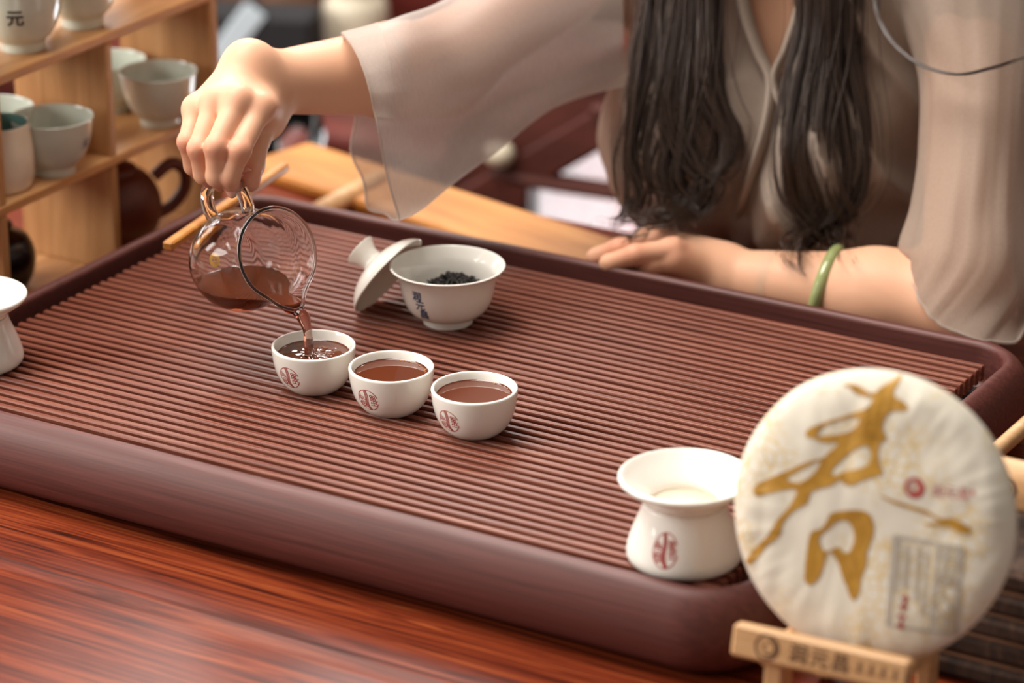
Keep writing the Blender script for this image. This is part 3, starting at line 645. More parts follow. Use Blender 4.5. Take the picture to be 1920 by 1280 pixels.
# grey label box with columns of small writing
c00, c10, c11, c01 = (np.array(crop(*p)) for p in ((1192, 690), (1460, 740), (1425, 1092), (1166, 1048)))
def bx(s, t): return (c00 * (1 - s) + c10 * s) * (1 - t) + (c01 * (1 - s) + c11 * s) * t
def seg(s0_, t0, s1, t1, n=14): return [bx(s0_ + (s1 - s0_) * i / n, t0 + (t1 - t0) * i / n) for i in range(n + 1)]
L = [(seg(0, 0, 1, 0), .0022), (seg(1, 0, 1, 1), .0026), (seg(1, 1, 0, 1), .0022), (seg(0, 1, 0, 0), .0026), (seg(.64, .02, .64, .98), .0012), (seg(.93, .04, .93, .96), .0006), (seg(.10, .05, .10, .95), .0005)]
print_on('label_box', strokes(L, .002), 'grey_print', .0006)
L = []
for s, t0, t1, st, wd in ((.20, .10, .55, .052, .0052), (.38, .10, .66, .060, .0050), (.50, .12, .82, .048, .0046), (.06, .02, .60, .045, .0036)):
    t = t0
    while t < t1:                                        # illegible rows of tiny marks
        c = bx(s, t); w2 = wd * .5
        for q in range(3): L.append(([(c[0] - w2 * random.uniform(.5, 1), c[1] - .0012 * q + .001), (c[0] + w2 * random.uniform(.5, 1), c[1] - .0012 * q + .0008)], .00055))
        L.append(([(c[0] + random.uniform(-.001, .001), c[1] + .0016), (c[0], c[1] - .0018)], .0006)); t += st
print_on('small_writing', strokes(L, .0006), 'grey_print', .0007)
for ch, s, t, sz in (('明', .80, .14, .0150), ('春', .80, .36, .0140), ('入', .79, .62, .0140), ('谷', .78, .84, .0150)):
    VF = text2d(ch, sz, .003); VF = (VF[0] + np.array(bx(s, t)), VF[1]); print_on('column_character', VF, 'grey_print', .0007)
c = bx(.22, .87); print_on('red_lettering', merge2d(strokes([[(c[0] - .002, c[1] + .011), (c[0] + .002, c[1] + .011)], [(c[0] - .0024, c[1] + .006), (c[0] + .0022, c[1] + .006)], [(c[0], c[1] + .013), (c[0] - .0006, c[1] - .008)], [(c[0] - .003, c[1]), (c[0] + .002, c[1] - .0004)], [(c[0] - .003, c[1] - .006), (c[0] + .0016, c[1] - .0064)]], .0016)), 'red_print', .0007)
# wooden stand
base = CK + cn * .0 - cv * RC; sx = base[0]; sy = base[1]
std = tag(empty('cake_stand', (sx, sy, TZ)), 'pale wooden easel stand with burnt-in logo holding the white tea cake', 'stand')
bo = np.array([sx, sy, TZ]); RB = np.array([cu_, cn, cv]).T @ np.array([[1, 0, 0], [0, -1, 0], [0, 0, 1]])
BL_ = W(1382, 1210, 1.885); 
def sb(name, u, n, vv, su, sn, sv_, r=.002):
    c = CK + cu_ * u + cn * n + cv * vv - bo; v, f = bevel_box(c[0], c[1], c[2], su, sn, sv_, r, np.array([cu_, -cn, cv]).T); return link(name, v, f, 'pale_wood', std, False)
bar_u0, bar_u1 = to_cake(1393, 1190)[0], to_cake(1722, 1262)[0]; bar_v = to_cake(1392, 1187)[1]
BUC = (bar_u0 + bar_u1) / 2; BW = bar_u1 - bar_u0
sb('front_bar', BUC, .024, bar_v, BW, .011, .0205)
for u in (BUC - BW / 2 + .026, BUC + BW / 2 - .020):
    z0 = CK[2] + cv[2] * bar_v
    p = CK + cu_ * u + cn * .012 + cv * (bar_v - .008); q = np.array([p[0], p[1] - .004, TZ + .004]); v, f = beam(p - bo, q - bo, .020, .012, .0015, up=cu_); link('front_leg', v, f, 'pale_wood', std, False)
    p2 = CK + cu_ * u - cn * .019 + cv * .035; q2 = CK + cu_ * u - cn * .019 + cv * (bar_v - .004); v, f = beam(p2 - bo, q2 - bo, .016, .008, .0015, up=cu_); link('back_post', v, f, 'pale_wood', std, False)
    a_ = CK + cu_ * u + cn * .02 + cv * (bar_v - .010); b_ = CK + cu_ * u - cn * .075 + cv * (bar_v + .004); v, f = beam(a_ - bo, b_ - bo, .020, .010, .0015, up=(0, 0, 1)); link('side_rail', v, f, 'pale_wood', std, False)
    q = np.array([b_[0], b_[1] - .006, TZ + .004]); v, f = beam(b_ - bo + np.array([0, -.006, -.003]), q - bo, .016, .010, .0015, up=cu_); link('rear_leg', v, f, 'pale_wood', std, False)
def on_bar(name, VF):
    V = [CK + cu_ * (u) + cn * .0297 + cv * (bar_v + v_) - bo for u, v_ in VF[0]]; return link(name, V, VF[1], 'burn', std, False)
VF = ring_logo(.0074, .0014); on_bar('burnt_logo', (VF[0] + np.array([bar_u0 + .0235, 0]), VF[1]))
for k, ch in enumerate('润元昌'):
    VF = text2d(ch, .0125, .004, bold=.0002); on_bar('burnt_character', (VF[0] + np.array([bar_u0 + .044 + .0135 * k, -.0005]), VF[1]))
L = []
for k in range(5):
    x = bar_u0 + .083 + .0075 * k
    for q in range(3): L.append([(x - .0022 + random.uniform(0, .001), .0028 - .0022 * q), (x + .0022, .0026 - .0022 * q)])
    L.append([(x, .004), (x - .0003, -.0035)])
on_bar('burnt_small_marks', strokes(L, .0007))

# bark-covered pile with another wooden plaque, right edge
pile = tag(empty('bark_pile', (.872, .130, TZ)), 'dark bark-textured pile of stacked slabs at the right edge', 'pile')
for k in range(5):
    v, f = bevel_box(random.uniform(-.003, .003), random.uniform(-.003, .003), .0087 + .0172 * k, .184, .160, .0150, .004); V = np.array(v); link('bark_slab', V, f, 'bark', pile, False)
    v, f = bevel_box(0, 0, .0172 * (k + 1) - .0010, .178, .154, .0020, .0008); (link('pale_edge', v, f, 'bark_edge', pile, False) if k < 4 else None)
pq = tag(empty('wooden_plaque', (.834, .165, TZ + .0862)), 'light wooden plaque with burnt ring logo on the bark pile', 'plaque')
v, f = bevel_box(.02, -.045, .024, .14, .016, .036, .008, None); link('plaque_body', v, f, 'pale_wood', pq, True)
VF = ring_logo(.0095, .0014); link('burnt_logo', [(-.018 + u, -.0533, .024 + v_) for u, v_ in VF[0]], VF[1], 'burn', pq, False)
sk = tag(empty('wooden_rod', (.86, .26, TZ)), 'light wooden rod slanting up behind the plaque at the right edge', 'rod')
p0 = on_y(1850, 862, .24); p1 = on_y(1960, 765, .27); b0 = np.array([.86, .26, TZ]); v, f = tube([p0 - b0 - (p1 - p0) * .35, (p0 + p1) / 2 - b0, p1 - b0 + (p1 - p0) * .4], [.0058] * 3, 14); link('rod_body', v, f, 'pale_wood', sk)

# ------------------------------------------------------------------ person: body as one signed-distance surface
class Cone:
    def __init__(s, a, b, ra, rb, k=.006): s.a, s.b, s.ra, s.rb, s.k = np.array(a, float), np.array(b, float), ra, rb, k
    def ev(s, P):
        ba = s.b - s.a; pa = P - s.a; h = np.clip((pa @ ba) / (ba @ ba), 0, 1); return np.linalg.norm(pa - h[..., None] * ba, axis=-1) - (s.ra + (s.rb - s.ra) * h)
    def bb(s): r = max(s.ra, s.rb); return np.minimum(s.a, s.b) - r, np.maximum(s.a, s.b) + r
class Ell:
    def __init__(s, c, r, R=None, k=.02): s.c = np.array(c, float); s.r = np.array(r, float); s.R = np.eye(3) if R is None else np.array(R, float); s.k = k
    def ev(s, P):
        q = (P - s.c) @ s.R.T; k0 = np.linalg.norm(q / s.r, axis=-1); k1 = np.linalg.norm(q / s.r ** 2, axis=-1) + 1e-9; return np.where(k0 < 1e-6, -s.r.min(), k0 * (k0 - 1) / k1)
    def bb(s): m = s.r.max(); return s.c - m, s.c + m
def smin(a, b_, k):
    h = np.maximum(k - np.abs(a - b_), 0) / k; return np.minimum(a, b_) - h * h * k * .25
class Field:
    def __init__(s, base, chains=(), kc=.006): s.base, s.chains, s.kc = base, chains, kc
    def pts(s, P):
        D = np.full(P.shape[:-1], 1.)
        for p in s.base: D = smin(D, p.ev(P), p.k)
        out = D
        for ch in s.chains:
            C = np.full(P.shape[:-1], 1.)
            for p in ch: C = smin(C, p.ev(P), p.k)
            out = np.minimum(out, smin(D, C, s.kc))
        return out
    def grid(s, lo, hi, h):
        lo = np.array(lo, float); n = np.ceil((np.array(hi) - lo) / h).astype(int) + 1
        ax = [lo[i] + h * np.arange(n[i]) for i in range(3)]
        def block(pr, m):
            a = np.array([p.bb()[0] for p in pr]).min(0) - m; b_ = np.array([p.bb()[1] for p in pr]).max(0) + m
            i0 = np.clip(np.floor((a - lo) / h).astype(int), 0, n); i1 = np.clip(np.ceil((b_ - lo) / h).astype(int) + 1, 0, n)
            sl = tuple(slice(i0[i], i1[i]) for i in range(3)); 
            if (i1 <= i0).any(): return None, None
            g = np.stack(np.meshgrid(*[ax[i][sl[i]] for i in range(3)], indexing='ij'), -1); return sl, g
        D = np.full(n, .05)
        for p in s.base:
            sl, g = block([p], p.k + 3 * h)
            if sl: D[sl] = smin(D[sl], p.ev(g), p.k)
        out = D.copy()
        for ch in s.chains:
            sl, g = block(ch, .012 + 3 * h)
            if not sl: continue
            C = np.full(g.shape[:-1], .05)
            for p in ch: C = smin(C, p.ev(g), p.k)
            out[sl] = np.minimum(out[sl], smin(D[sl], C, s.kc))
        return out, lo, h
def surface_nets(D, lo, h):
    S = D < 0; nx, ny, nz_ = D.shape; cs = (nx - 1, ny - 1, nz_ - 1)
    corner = [(i, j, k) for i in (0, 1) for j in (0, 1) for k in (0, 1)]
    cnt = np.zeros(cs, int); 
    for i, j, k in corner: cnt += S[i:nx - 1 + i, j:ny - 1 + j, k:nz_ - 1 + k]
    act = (cnt > 0) & (cnt < 8); idx = np.full(cs, -1); ids = np.argwhere(act); idx[act] = np.arange(len(ids))
    acc = np.zeros((len(ids), 3)); num = np.zeros(len(ids))
    for a in corner:
        for ax in range(3):
            if a[ax]: continue
            b_ = list(a); b_[ax] = 1
            da = D[ids[:, 0] + a[0], ids[:, 1] + a[1], ids[:, 2] + a[2]]; db = D[ids[:, 0] + b_[0], ids[:, 1] + b_[1], ids[:, 2] + b_[2]]
            m = (da < 0) != (db < 0); t = np.where(m, da / np.where(m, da - db, 1), 0)
            p = np.tile(np.array(a, float), (len(ids), 1)); p[:, ax] += t; acc += p * m[:, None]; num += m
    V = lo + h * (ids + acc / num[:, None]); F = []
    for ax in range(3):
        sl0 = [slice(None)] * 3; sl1 = [slice(None)] * 3; sl0[ax] = slice(0, -1); sl1[ax] = slice(1, None)
        ed = np.argwhere(S[tuple(sl0)] != S[tuple(sl1)]); u, v_ = (ax + 1) % 3, (ax + 2) % 3
        ok = (ed[:, u] > 0) & (ed[:, v_] > 0) & (ed[:, u] < D.shape[u] - 1) & (ed[:, v_] < D.shape[v_] - 1); ed = ed[ok]
        if not len(ed): continue
        q = []
        for du, dv in ((-1, -1), (0, -1), (0, 0), (-1, 0)):
            e = ed.copy(); e[:, u] += du; e[:, v_] += dv; q.append(idx[e[:, 0], e[:, 1], e[:, 2]])
        q = np.stack(q, 1); ins = S[ed[:, 0], ed[:, 1], ed[:, 2]]; q[~ins] = q[~ins][:, ::-1]; F.append(q)
    return V, np.vstack(F)
def relax(V, F, it):
    n = len(V)
    for _ in range(it):
        acc = np.zeros((n, 3)); c = np.zeros(n)
        for a, b_ in ((0, 1), (1, 2), (2, 3), (3, 0)):
            np.add.at(acc, F[:, a], V[F[:, b_]]); np.add.at(acc, F[:, b_], V[F[:, a]]); np.add.at(c, F[:, a], 1); np.add.at(c, F[:, b_], 1)
        V = V * .4 + .6 * acc / np.maximum(c, 1)[:, None]
    return V

# joints -------------------------------------------------------------
Rsh = np.array([.205, .712, .205]); Lsh = W(1826, -70, 2.615)
Rel = W(835, 124, 2.57); Rwr = W(486, 158, 2.402)
Lel = W(1812, 572, 2.505); Lwr = W(1345, 522, 2.598)
chest = np.array([.348, .742, .075])
torso = [Ell((.352, .845, -.275), (.172, .125, .120), k=.05), Ell((.372, .805, -.12), (.112, .096, .130), k=.06), Ell(chest + np.array([.008, 0, 0]), (.134, .098, .165), np.array([[1, 0, 0], [0, .965, .26], [0, -.26, .965]]), k=.05),
         Ell((.288, .668, .045), (.058, .055, .060), k=.04), Ell((.405, .660, .050), (.058, .055, .060), k=.04),
         Cone(Rsh, Lsh, .046, .046, .05), Cone((.358, .700, .235), (.352, .680, .33), .048, .046, .03)]
head = [Ell((.350, .655, .430), (.070, .088, .102), np.array([[1, 0, 0], [0, .95, -.31], [0, .31, .95]]), k=.02), Ell((.348, .600, .375), (.040, .040, .040), k=.03), Cone((.349, .572, .428), (.348, .556, .398), .008, .012, .012),
        Ell((.279, .664, .415), (.010, .018, .028), k=.008), Ell((.421, .664, .415), (.010, .018, .028), k=.008), Cone((.333, .568, .372), (.364, .568, .372), .006, .006, .006),
        Ell((.322, .580, .428), (.014, .010, .009), k=.006), Ell((.376, .580, .428), (.014, .010, .009), k=.006)]
legs = []
for sx_ in (-1, 1):
    hp_ = np.array([.352 + sx_ * .085, .82, -.295]); kn = np.array([.352 + sx_ * .10, .40, -.30]); an = np.array([.352 + sx_ * .10, .46, -.73])
    legs += [Cone(hp_, kn, .080, .056, .04), Cone(kn, an, .052, .036, .02), Cone(an + np.array([0, .02, -.035]), an + np.array([0, -.15, -.045]), .030, .026, .02)]
arm_r = [Cone(Rsh, Rel, .046, .034, .03), Cone(Rel, Rel * .72 + Rwr * .28, .035, .0355, .03), Cone(Rel * .72 + Rwr * .28, Rwr, .0355, .0225, .02)]
arm_l = [Cone(Lsh, Lel, .040, .034, .03), Cone(Lel, Lel * .65 + Lwr * .35, .037, .035, .02), Cone(Lel * .65 + Lwr * .35, Lwr, .035, .0235, .02)]
# right hand
ul = W(466, 124, 2.380); ra_ = W(490, 186, 2.410)
MC = [W(487, 203, 2.338), W(446, 189, 2.332), W(404, 191, 2.340), W(368, 205, 2.356)]
PIP = [W(449, 282, 2.312), W(405, 276, 2.312), W(372, 279, 2.322), W(351, 266, 2.338)]
DIP = [W(431, 332, 2.319), W(405, 331, 2.321), W(381, 327, 2.333), W(361, 312, 2.350)]
TIP = [W(436, 354, 2.333), W(414, 345, 2.342), W(392, 338, 2.352), W(371, 326, 2.366)]
hand_r = []
for t, mc in zip((1, .68, .36, .04), MC):
    wp = ra_ * t + ul * (1 - t); hand_r.append(Cone(wp, mc, .0162, .0094, .010)); hand_r.append(Ell(mc + UP * .001 - FW * .0012, (.0086,) * 3, k=.007))
hand_r += [Cone(ul, ra_, .0165, .0180, .014), Cone(ra_ * .5 + ul * .5, MC[1] * .5 + MC[2] * .5 + FW * .010, .019, .012, .014), Ell(ul - FW * .003 + UP * .003, (.0115,) * 3, k=.014), Cone(Rwr, (ul + ra_) / 2, .0225, .0205, .02)]
cmc = W(488, 222, 2.400); tmp = W(479, 258, 2.382); tip_ = W(471, 308, 2.358); ttp = W(468, 340, 2.338)
hand_r.append(Cone(ra_, cmc, .016, .0155, .014)); hand_r.append(Cone(cmc, MC[0] + FW * .014, .014, .010, .014))
fr = [(.0093, .0081, .0073, .0062), (.0094, .0082, .0074, .0062), (.0089, .0077, .0070, .0058), (.0081, .0069, .0063, .0053)]
ch_r = []
for i in range(4):
    a, b_, c, d = fr[i]; ch_r.append([Cone(MC[i], PIP[i], a, b_, .003), Ell(PIP[i] - FW * .0010, (b_ * .98,) * 3, k=.004), Cone(PIP[i], DIP[i], b_, c, .003), Cone(DIP[i], TIP[i], c, d, .003)])
ch_r.append([Cone(cmc, tmp, .0135, .0115, .006), Cone(tmp, tip_, .0112, .0098, .004), Cone(tip_, ttp, .0098, .0080, .004)])
# left hand: loose fist behind the rim
LM = [W(1262, 470, 2.560), W(1236, 458, 2.585), W(1212, 462, 2.605), W(1196, 476, 2.618)]
LP = [W(1190, 478, 2.548), W(1160, 466, 2.578), W(1146, 476, 2.600), W(1148, 488, 2.615)]
LD = [W(1142, 494, 2.560), W(1118, 482, 2.590), W(1116, 492, 2.608), W(1126, 502, 2.620)]
LT = [W(1140, 500, 2.575), W(1114, 492, 2.602), W(1124, 500, 2.616), W(1140, 502, 2.626)]
hand_l = [Cone(Lwr, p, .0215, .0105, .016) for p in LM] + [Cone(Lwr, (LM[1] + LM[2]) / 2, .022, .014, .016)]
ch_l = [[Cone(LM[i], LP[i], .0098, .0088, .003), Cone(LP[i], LD[i], .0086, .0078, .003), Cone(LD[i], LT[i], .0076, .0064, .003)] for i in range(4)]
ch_l.append([Cone(Lwr + FW * -.006, W(1262, 488, 2.560), .014, .012, .006), Cone(W(1262, 488, 2.560), W(1218, 494, 2.556), .0105, .0090, .004), Cone(W(1218, 494, 2.556), W(1186, 493, 2.562), .0088, .0075, .004)])
body_f = Field(torso + head + arm_r + arm_l + hand_r + hand_l, ch_r + ch_l, .007)
per = tag(empty('person', (.352, .84, FLOOR)), 'person with long dark hair in a taupe blouse, pouring tea from a pitcher', 'person'); PB = np.array([.352, .84, FLOOR])
allV = []; allF = []
def piece(lo, hi, h, clip=None, it=2):
    D, l, hh = body_f.grid(lo, hi, h); V, F = surface_nets(D, l, hh)
    V = relax(V, F, it)
    if clip is not None:
        k = clip(V); F = F[k[F].all(1)]
    global allV, allF
    n = sum(len(x) for x in allV); allV.append(V); allF.append(F + n)
rp_ = np.array([q for c in ch_r for p in c for q in p.bb()] + [q for p in hand_r for q in p.bb()]); midR = Rel * .62 + Rwr * .38
dR = nz(Rwr - Rel)
piece(np.minimum(rp_.min(0), midR - .05) - .004, np.maximum(rp_.max(0), midR + .05) + .004, .00125, lambda V: (V - midR) @ dR > 0, 4)
lp_ = np.array([q for c in ch_l for p in c for q in p.bb()] + [q for p in hand_l for q in p.bb()]); midL = Lel * .25 + Lwr * .75; dL = nz(Lwr - Lel)
piece(np.minimum(lp_.min(0), midL - .045) - .004, np.maximum(lp_.max(0), midL + .045) + .004, .0018, lambda V: (V - midL) @ dL > 0, 2)
piece((.10, .29, -.42), (.72, 1.0, .56), .005, lambda V: ~(((V - midR) @ dR > .012) & (V[:, 0] < .26)) & ~(((V - midL) @ dL > .012) & (V[:, 2] < .06) & (V[:, 1] < .62) & (V[:, 0] < .45)), 1)
V = np.vstack(allV); F = np.vstack(allF)
bl = np.zeros(len(V))
for p, r, s in [(q, .010, .75) for q in PIP] + [(q, .010, .55) for q in MC[:2]] + [(TIP[i], .010, .8) for i in range(4)] + [(ttp, .014, .7), (DIP[0], .008, .5)] + [(q, .014, .5) for q in LM + LP]:
    bl = np.maximum(bl, s * np.exp(-(np.linalg.norm(V - p, axis=1) / r) ** 2))
body = link('body', V - PB, F, 'skin', per); a = body.data.attributes.new('blush', 'FLOAT', 'POINT'); a.data.foreach_set('value', bl)
def nail(c, nrm, along, w_, l_):
    nrm = nz(nrm); along = nz(along - nrm * (along @ nrm)); sdv = np.cross(nrm, along); v, f = lathe([(0, -.2), (.9, -.15), (1, .05), (.85, .55), (.45, .9), (0, 1)], 20)
    V = [c + sdv * x * w_ + along * y * l_ + nrm * (z * .0012 - .0022 * x * x) - PB for x, y, z in v]; link('fingernail', V, f, 'nail', per)
tn = nz(-FW * .9 - RT * .35 + UP * .1); nail((tip_ * .22 + ttp * .78) + tn * .0079, tn, ttp - tip_, .0058, .0078)
tn = nz(-FW * .85 - UP * .35); nail((DIP[0] * .12 + TIP[0] * .88) + tn * .0064, tn, TIP[0] - DIP[0], .0050, .0062)
# trousers and shoes
lf = Field(legs + [Ell((.352, .845, -.275), (.180, .132, .128), k=.05)]); D, l, hh = lf.grid((.10, .22, FLOOR), (.60, 1.0, -.12), .008); V, F = surface_nets(D, l, hh); V = relax(V, F, 2)
k = V[:, 2] < -.20; F = F[k[F].all(1)]; link('trousers', V - PB, F, 'trouser', per)

# blouse: torso surface pushed out with folds, open in a V at the neck
bf = Field(torso[:-1] + [Cone(Rsh, Rsh * .8 + Rel * .2, .044, .042, .03), Cone(Lsh, Lsh * .9 + Lel * .1, .040, .036, .03)])
D, l, hh = bf.grid((.09, .52, -.40), (.66, 1.02, .34), .0045); V, F = surface_nets(D - .010, l, hh); V = relax(V, F, 3)
G = np.zeros_like(V); e = .002
for ax in range(3):
    d = np.zeros(3); d[ax] = e; G[:, ax] = bf.pts(V + d) - bf.pts(V - d)
G /= np.linalg.norm(G, axis=1)[:, None] + 1e-9
fold = np.array([.020 * (1 - min(1, 1.6 * abs(noise.noise((p[0] * 22 + p[2] * 10 + 2, p[1] * 8, p[2] * 5 + 7))))) ** 2 + .013 * noise.noise((p[0] * 16 + p[2] * 5, p[1] * 6, p[2] * 4)) + .011 * (1 - abs(noise.noise((p[0] * 20 + p[2] * 14, p[1] * 9, p[2] * 9 + 4)))) for p in V])
bl_ = [np.array(q, float) for q in ([(1385, -60), (1400, 30), (1424, 100), (1446, 150), (1440, 220), (1418, 300), (1392, 380)], [(1520, -60), (1500, 20), (1476, 90), (1452, 150), (1470, 220)])]
Q = V - CAM; dq = Q @ FW; pu = CX + FPX * (Q @ RT) / dq; pv = CY - FPX * (Q @ UP) / dq; md = np.full(len(V), 1e3)
for q in bl_:
    for p in catmull(q, 40): md = np.minimum(md, np.hypot(pu - p[0], pv - p[1]))
fold *= np.where(V[:, 1] < .75, np.clip((md - 12) / 50, .05, 1), 1)
fold *= np.clip((V[:, 0] - .235) / .06, .1, 1)
fold *= np.clip((np.minimum(np.linalg.norm(V - Lsh, axis=1), np.linalg.norm(V - Rsh, axis=1)) - .05) / .06, .1, 1)
V = V + G * fold[:, None]
Q = V - CAM; dq = Q @ FW; pu = CX + FPX * (Q @ RT) / dq; pv = CY - FPX * (Q @ UP) / dq
inV = (V[:, 1] < .72) & (pu > np.interp(pv, [-160, -60, 30, 100, 150], [1370, 1385, 1400, 1424, 1446])) & (pu < np.interp(pv, [-160, -60, 20, 90, 150], [1550, 1520, 1500, 1476, 1450])) & (pv < 148)
k = ~inV & (V[:, 2] < .30); F = F[k[F].all(1)]
blo = link('blouse', V - PB, F, 'blouse', per)
def face_d(px, py):
    ds = np.linspace(2.35, 3.0, 400); P = np.array([W(px, py, d) for d in ds]); s = np.minimum(bf.pts(P) - .013, body_f.pts(P) - .004); i = np.argmax(s < 0)
    return ds[i] if s[i] < 0 else 2.68
# crossed front bands
for nm, pts in (('neck_band', [(1385, -60), (1400, 30), (1424, 100), (1446, 150), (1440, 220), (1418, 300), (1392, 380), (1378, 430)]), ('neck_band', [(1520, -60), (1500, 20), (1476, 90), (1452, 150), (1470, 220)])):
    pp = catmull([W(x, y, face_d(x, y) - .007) for x, y in pts], 30); v, f = tube(pp - PB, list(np.linspace(.0105, .0045, 30)), 10, flat=.5); link(nm, v, f, 'blouse', blo)

# sleeves ------------------------------------------------------------
def loft(loops, n, m, fold_amp, seed):
    L = [catmull(np.vstack([l, l[:1]]), n + 1)[:-1] for l in loops]; S = np.array(L); out = []
    for j in range(n): out.append(catmull(S[:, j], m))
    G = np.array(out).transpose(1, 0, 2)                   # m x n x 3
    for i in range(m):
        cc = G[i].mean(0)
        for j in range(n):
            p = G[i, j]; dv = p - cc; L_ = np.linalg.norm(dv) + 1e-6
            G[i, j] = p + dv / L_ * fold_amp * (noise.noise((i * .05 + seed, j * .22, seed)) + .5 * noise.noise((i * .02, j * .5, seed + 3)))
    F = [(i * n + j, i * n + (j + 1) % n, (i + 1) * n + (j + 1) % n, (i + 1) * n + j) for i in range(m - 1) for j in range(n)]
    return G.reshape(-1, 3), F
c0 = [(642, 62, 2.435), (672, 105, 2.400), (692, 160, 2.390), (704, 215, 2.395), (718, 290, 2.405), (734, 360, 2.415), (748, 412, 2.435), (728, 405, 2.475), (692, 392, 2.495), (682, 340, 2.505), (658, 284, 2.510), (668, 212, 2.515), (664, 140, 2.515), (648, 88, 2.480)]
c1 = [(745, 30, 2.46), (756, 84, 2.415), (766, 150, 2.405), (772, 215, 2.412), (785, 280, 2.432), (796, 340, 2.460), (806, 378, 2.475), (796, 372, 2.515), (778, 350, 2.535), (764, 310, 2.545), (752, 250, 2.555), (748, 190, 2.560), (745, 120, 2.555), (742, 66, 2.525)]
c2 = [(842, -2, 2.55), (850, 50, 2.510), (862, 110, 2.500), (876, 170, 2.505), (890, 220, 2.515), (902, 270, 2.525), (912, 302, 2.540), (902, 300, 2.575), (886, 278, 2.600), (872, 240, 2.615), (858, 190, 2.625), (848, 130, 2.630), (840, 70, 2.620), (838, 22, 2.590)]
c3 = [(985, -120, 2.65), (988, -40, 2.590), (1000, 50, 2.575), (1010, 120, 2.580), (1020, 160, 2.595), (1028, 190, 2.605), (1034, 208, 2.620), (1026, 206, 2.650), (1012, 190, 2.690), (1000, 160, 2.715), (990, 120, 2.730), (984, 50, 2.740), (980, -20, 2.740), (980, -80, 2.710)]
c4 = [(1166, -240, 2.76), (1166, -130, 2.670), (1168, -20, 2.650), (1170, 70, 2.645), (1172, 110, 2.650), (1174, 140, 2.660), (1176, 158, 2.670), (1172, 156, 2.70), (1168, 140, 2.74), (1164, 110, 2.78), (1162, 40, 2.81), (1160, -50, 2.83), (1160, -130, 2.83), (1162, -200, 2.81)]
V, F = loft([np.array([W(*p) for p in c]) for c in (c0, c1, c2, c3, c4)], 64, 60, .0035, 2.); sr = link('sleeve', V - PB, F, 'sheer', blo)
# doubled hem band at the wide cuff (upper front part)
V2 = V.reshape(60, 64, 3); cc = V2.mean(1, keepdims=True); B2 = V2 + (V2 - cc) / np.linalg.norm(V2 - cc, axis=2, keepdims=True) * .0012
rows = range(0, 11); cols = list(range(58, 64)) + list(range(0, 15)); vv = []; ff = []
for i in rows:
    for j in cols: vv.append(B2[i, j] - PB)
nc = len(cols)
for i in range(len(list(rows)) - 1):
    for j in range(nc - 1): ff.append((i * nc + j, i * nc + j + 1, (i + 1) * nc + j + 1, (i + 1) * nc + j))
link('cuff', vv, ff, 'cuff', blo)
hem = V2[0]; v, f = tube(np.vstack([hem, hem[:1]]) - PB, [.0011] * 65, 6); link('hem', v, f, 'cuff', blo)
# left sleeve hangs from shoulder to elbow and opens over the forearm
def ring(px, py, d, rx, ry, tilt=0, n=14):
    out = []; c = W(px, py, d)
    for k in range(n):
        a = 2 * math.pi * k / n; x = rx * math.cos(a); y = ry * math.sin(a); out.append(c + RT * (x * math.cos(tilt)) + UP * (x * math.sin(tilt)) - FW * y)
    return np.array(out)
px_ = lambda k: k / 2330.
sl = [ring(1830, -100, 2.618, .078, .078, .1), ring(1832, 30, 2.598, .064, .066, .05), ring(1834, 150, 2.576, .047, .060, 0), ring(1830, 280, 2.553, .044, .057, -.05), ring(1820, 400, 2.534, .046, .056, -.12), ring(1808, 500, 2.517, .051, .054, -.25)]
hem_l = [(1704, 508), (1716, 545), (1738, 585), (1768, 612), (1812, 628), (1862, 640), (1905, 640), (1925, 600), (1915, 560), (1880, 530), (1840, 512), (1800, 500), (1760, 496), (1725, 496)]
dl = [2.50, 2.485, 2.47, 2.462, 2.455, 2.455, 2.465, 2.49, 2.53, 2.555, 2.565, 2.56, 2.545, 2.52]
hl = np.array([W(x, y, d) for (x, y), d in zip(hem_l, dl)])
hl = hl[[6, 7, 8, 9, 10, 11, 12, 13, 0, 1, 2, 3, 4, 5]]
# orient to match ring order (k=0 is +RT, then towards the viewer at a=90)
hl = np.roll(hl[::-1], 1, 0)
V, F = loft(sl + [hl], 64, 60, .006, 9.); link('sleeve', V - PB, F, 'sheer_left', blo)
hem = V.reshape(60, 64, 3)[-1]; v, f = tube(np.vstack([hem, hem[:1]]) - PB, [.0012] * 65, 6); link('hem', v, f, 'cuff', blo)

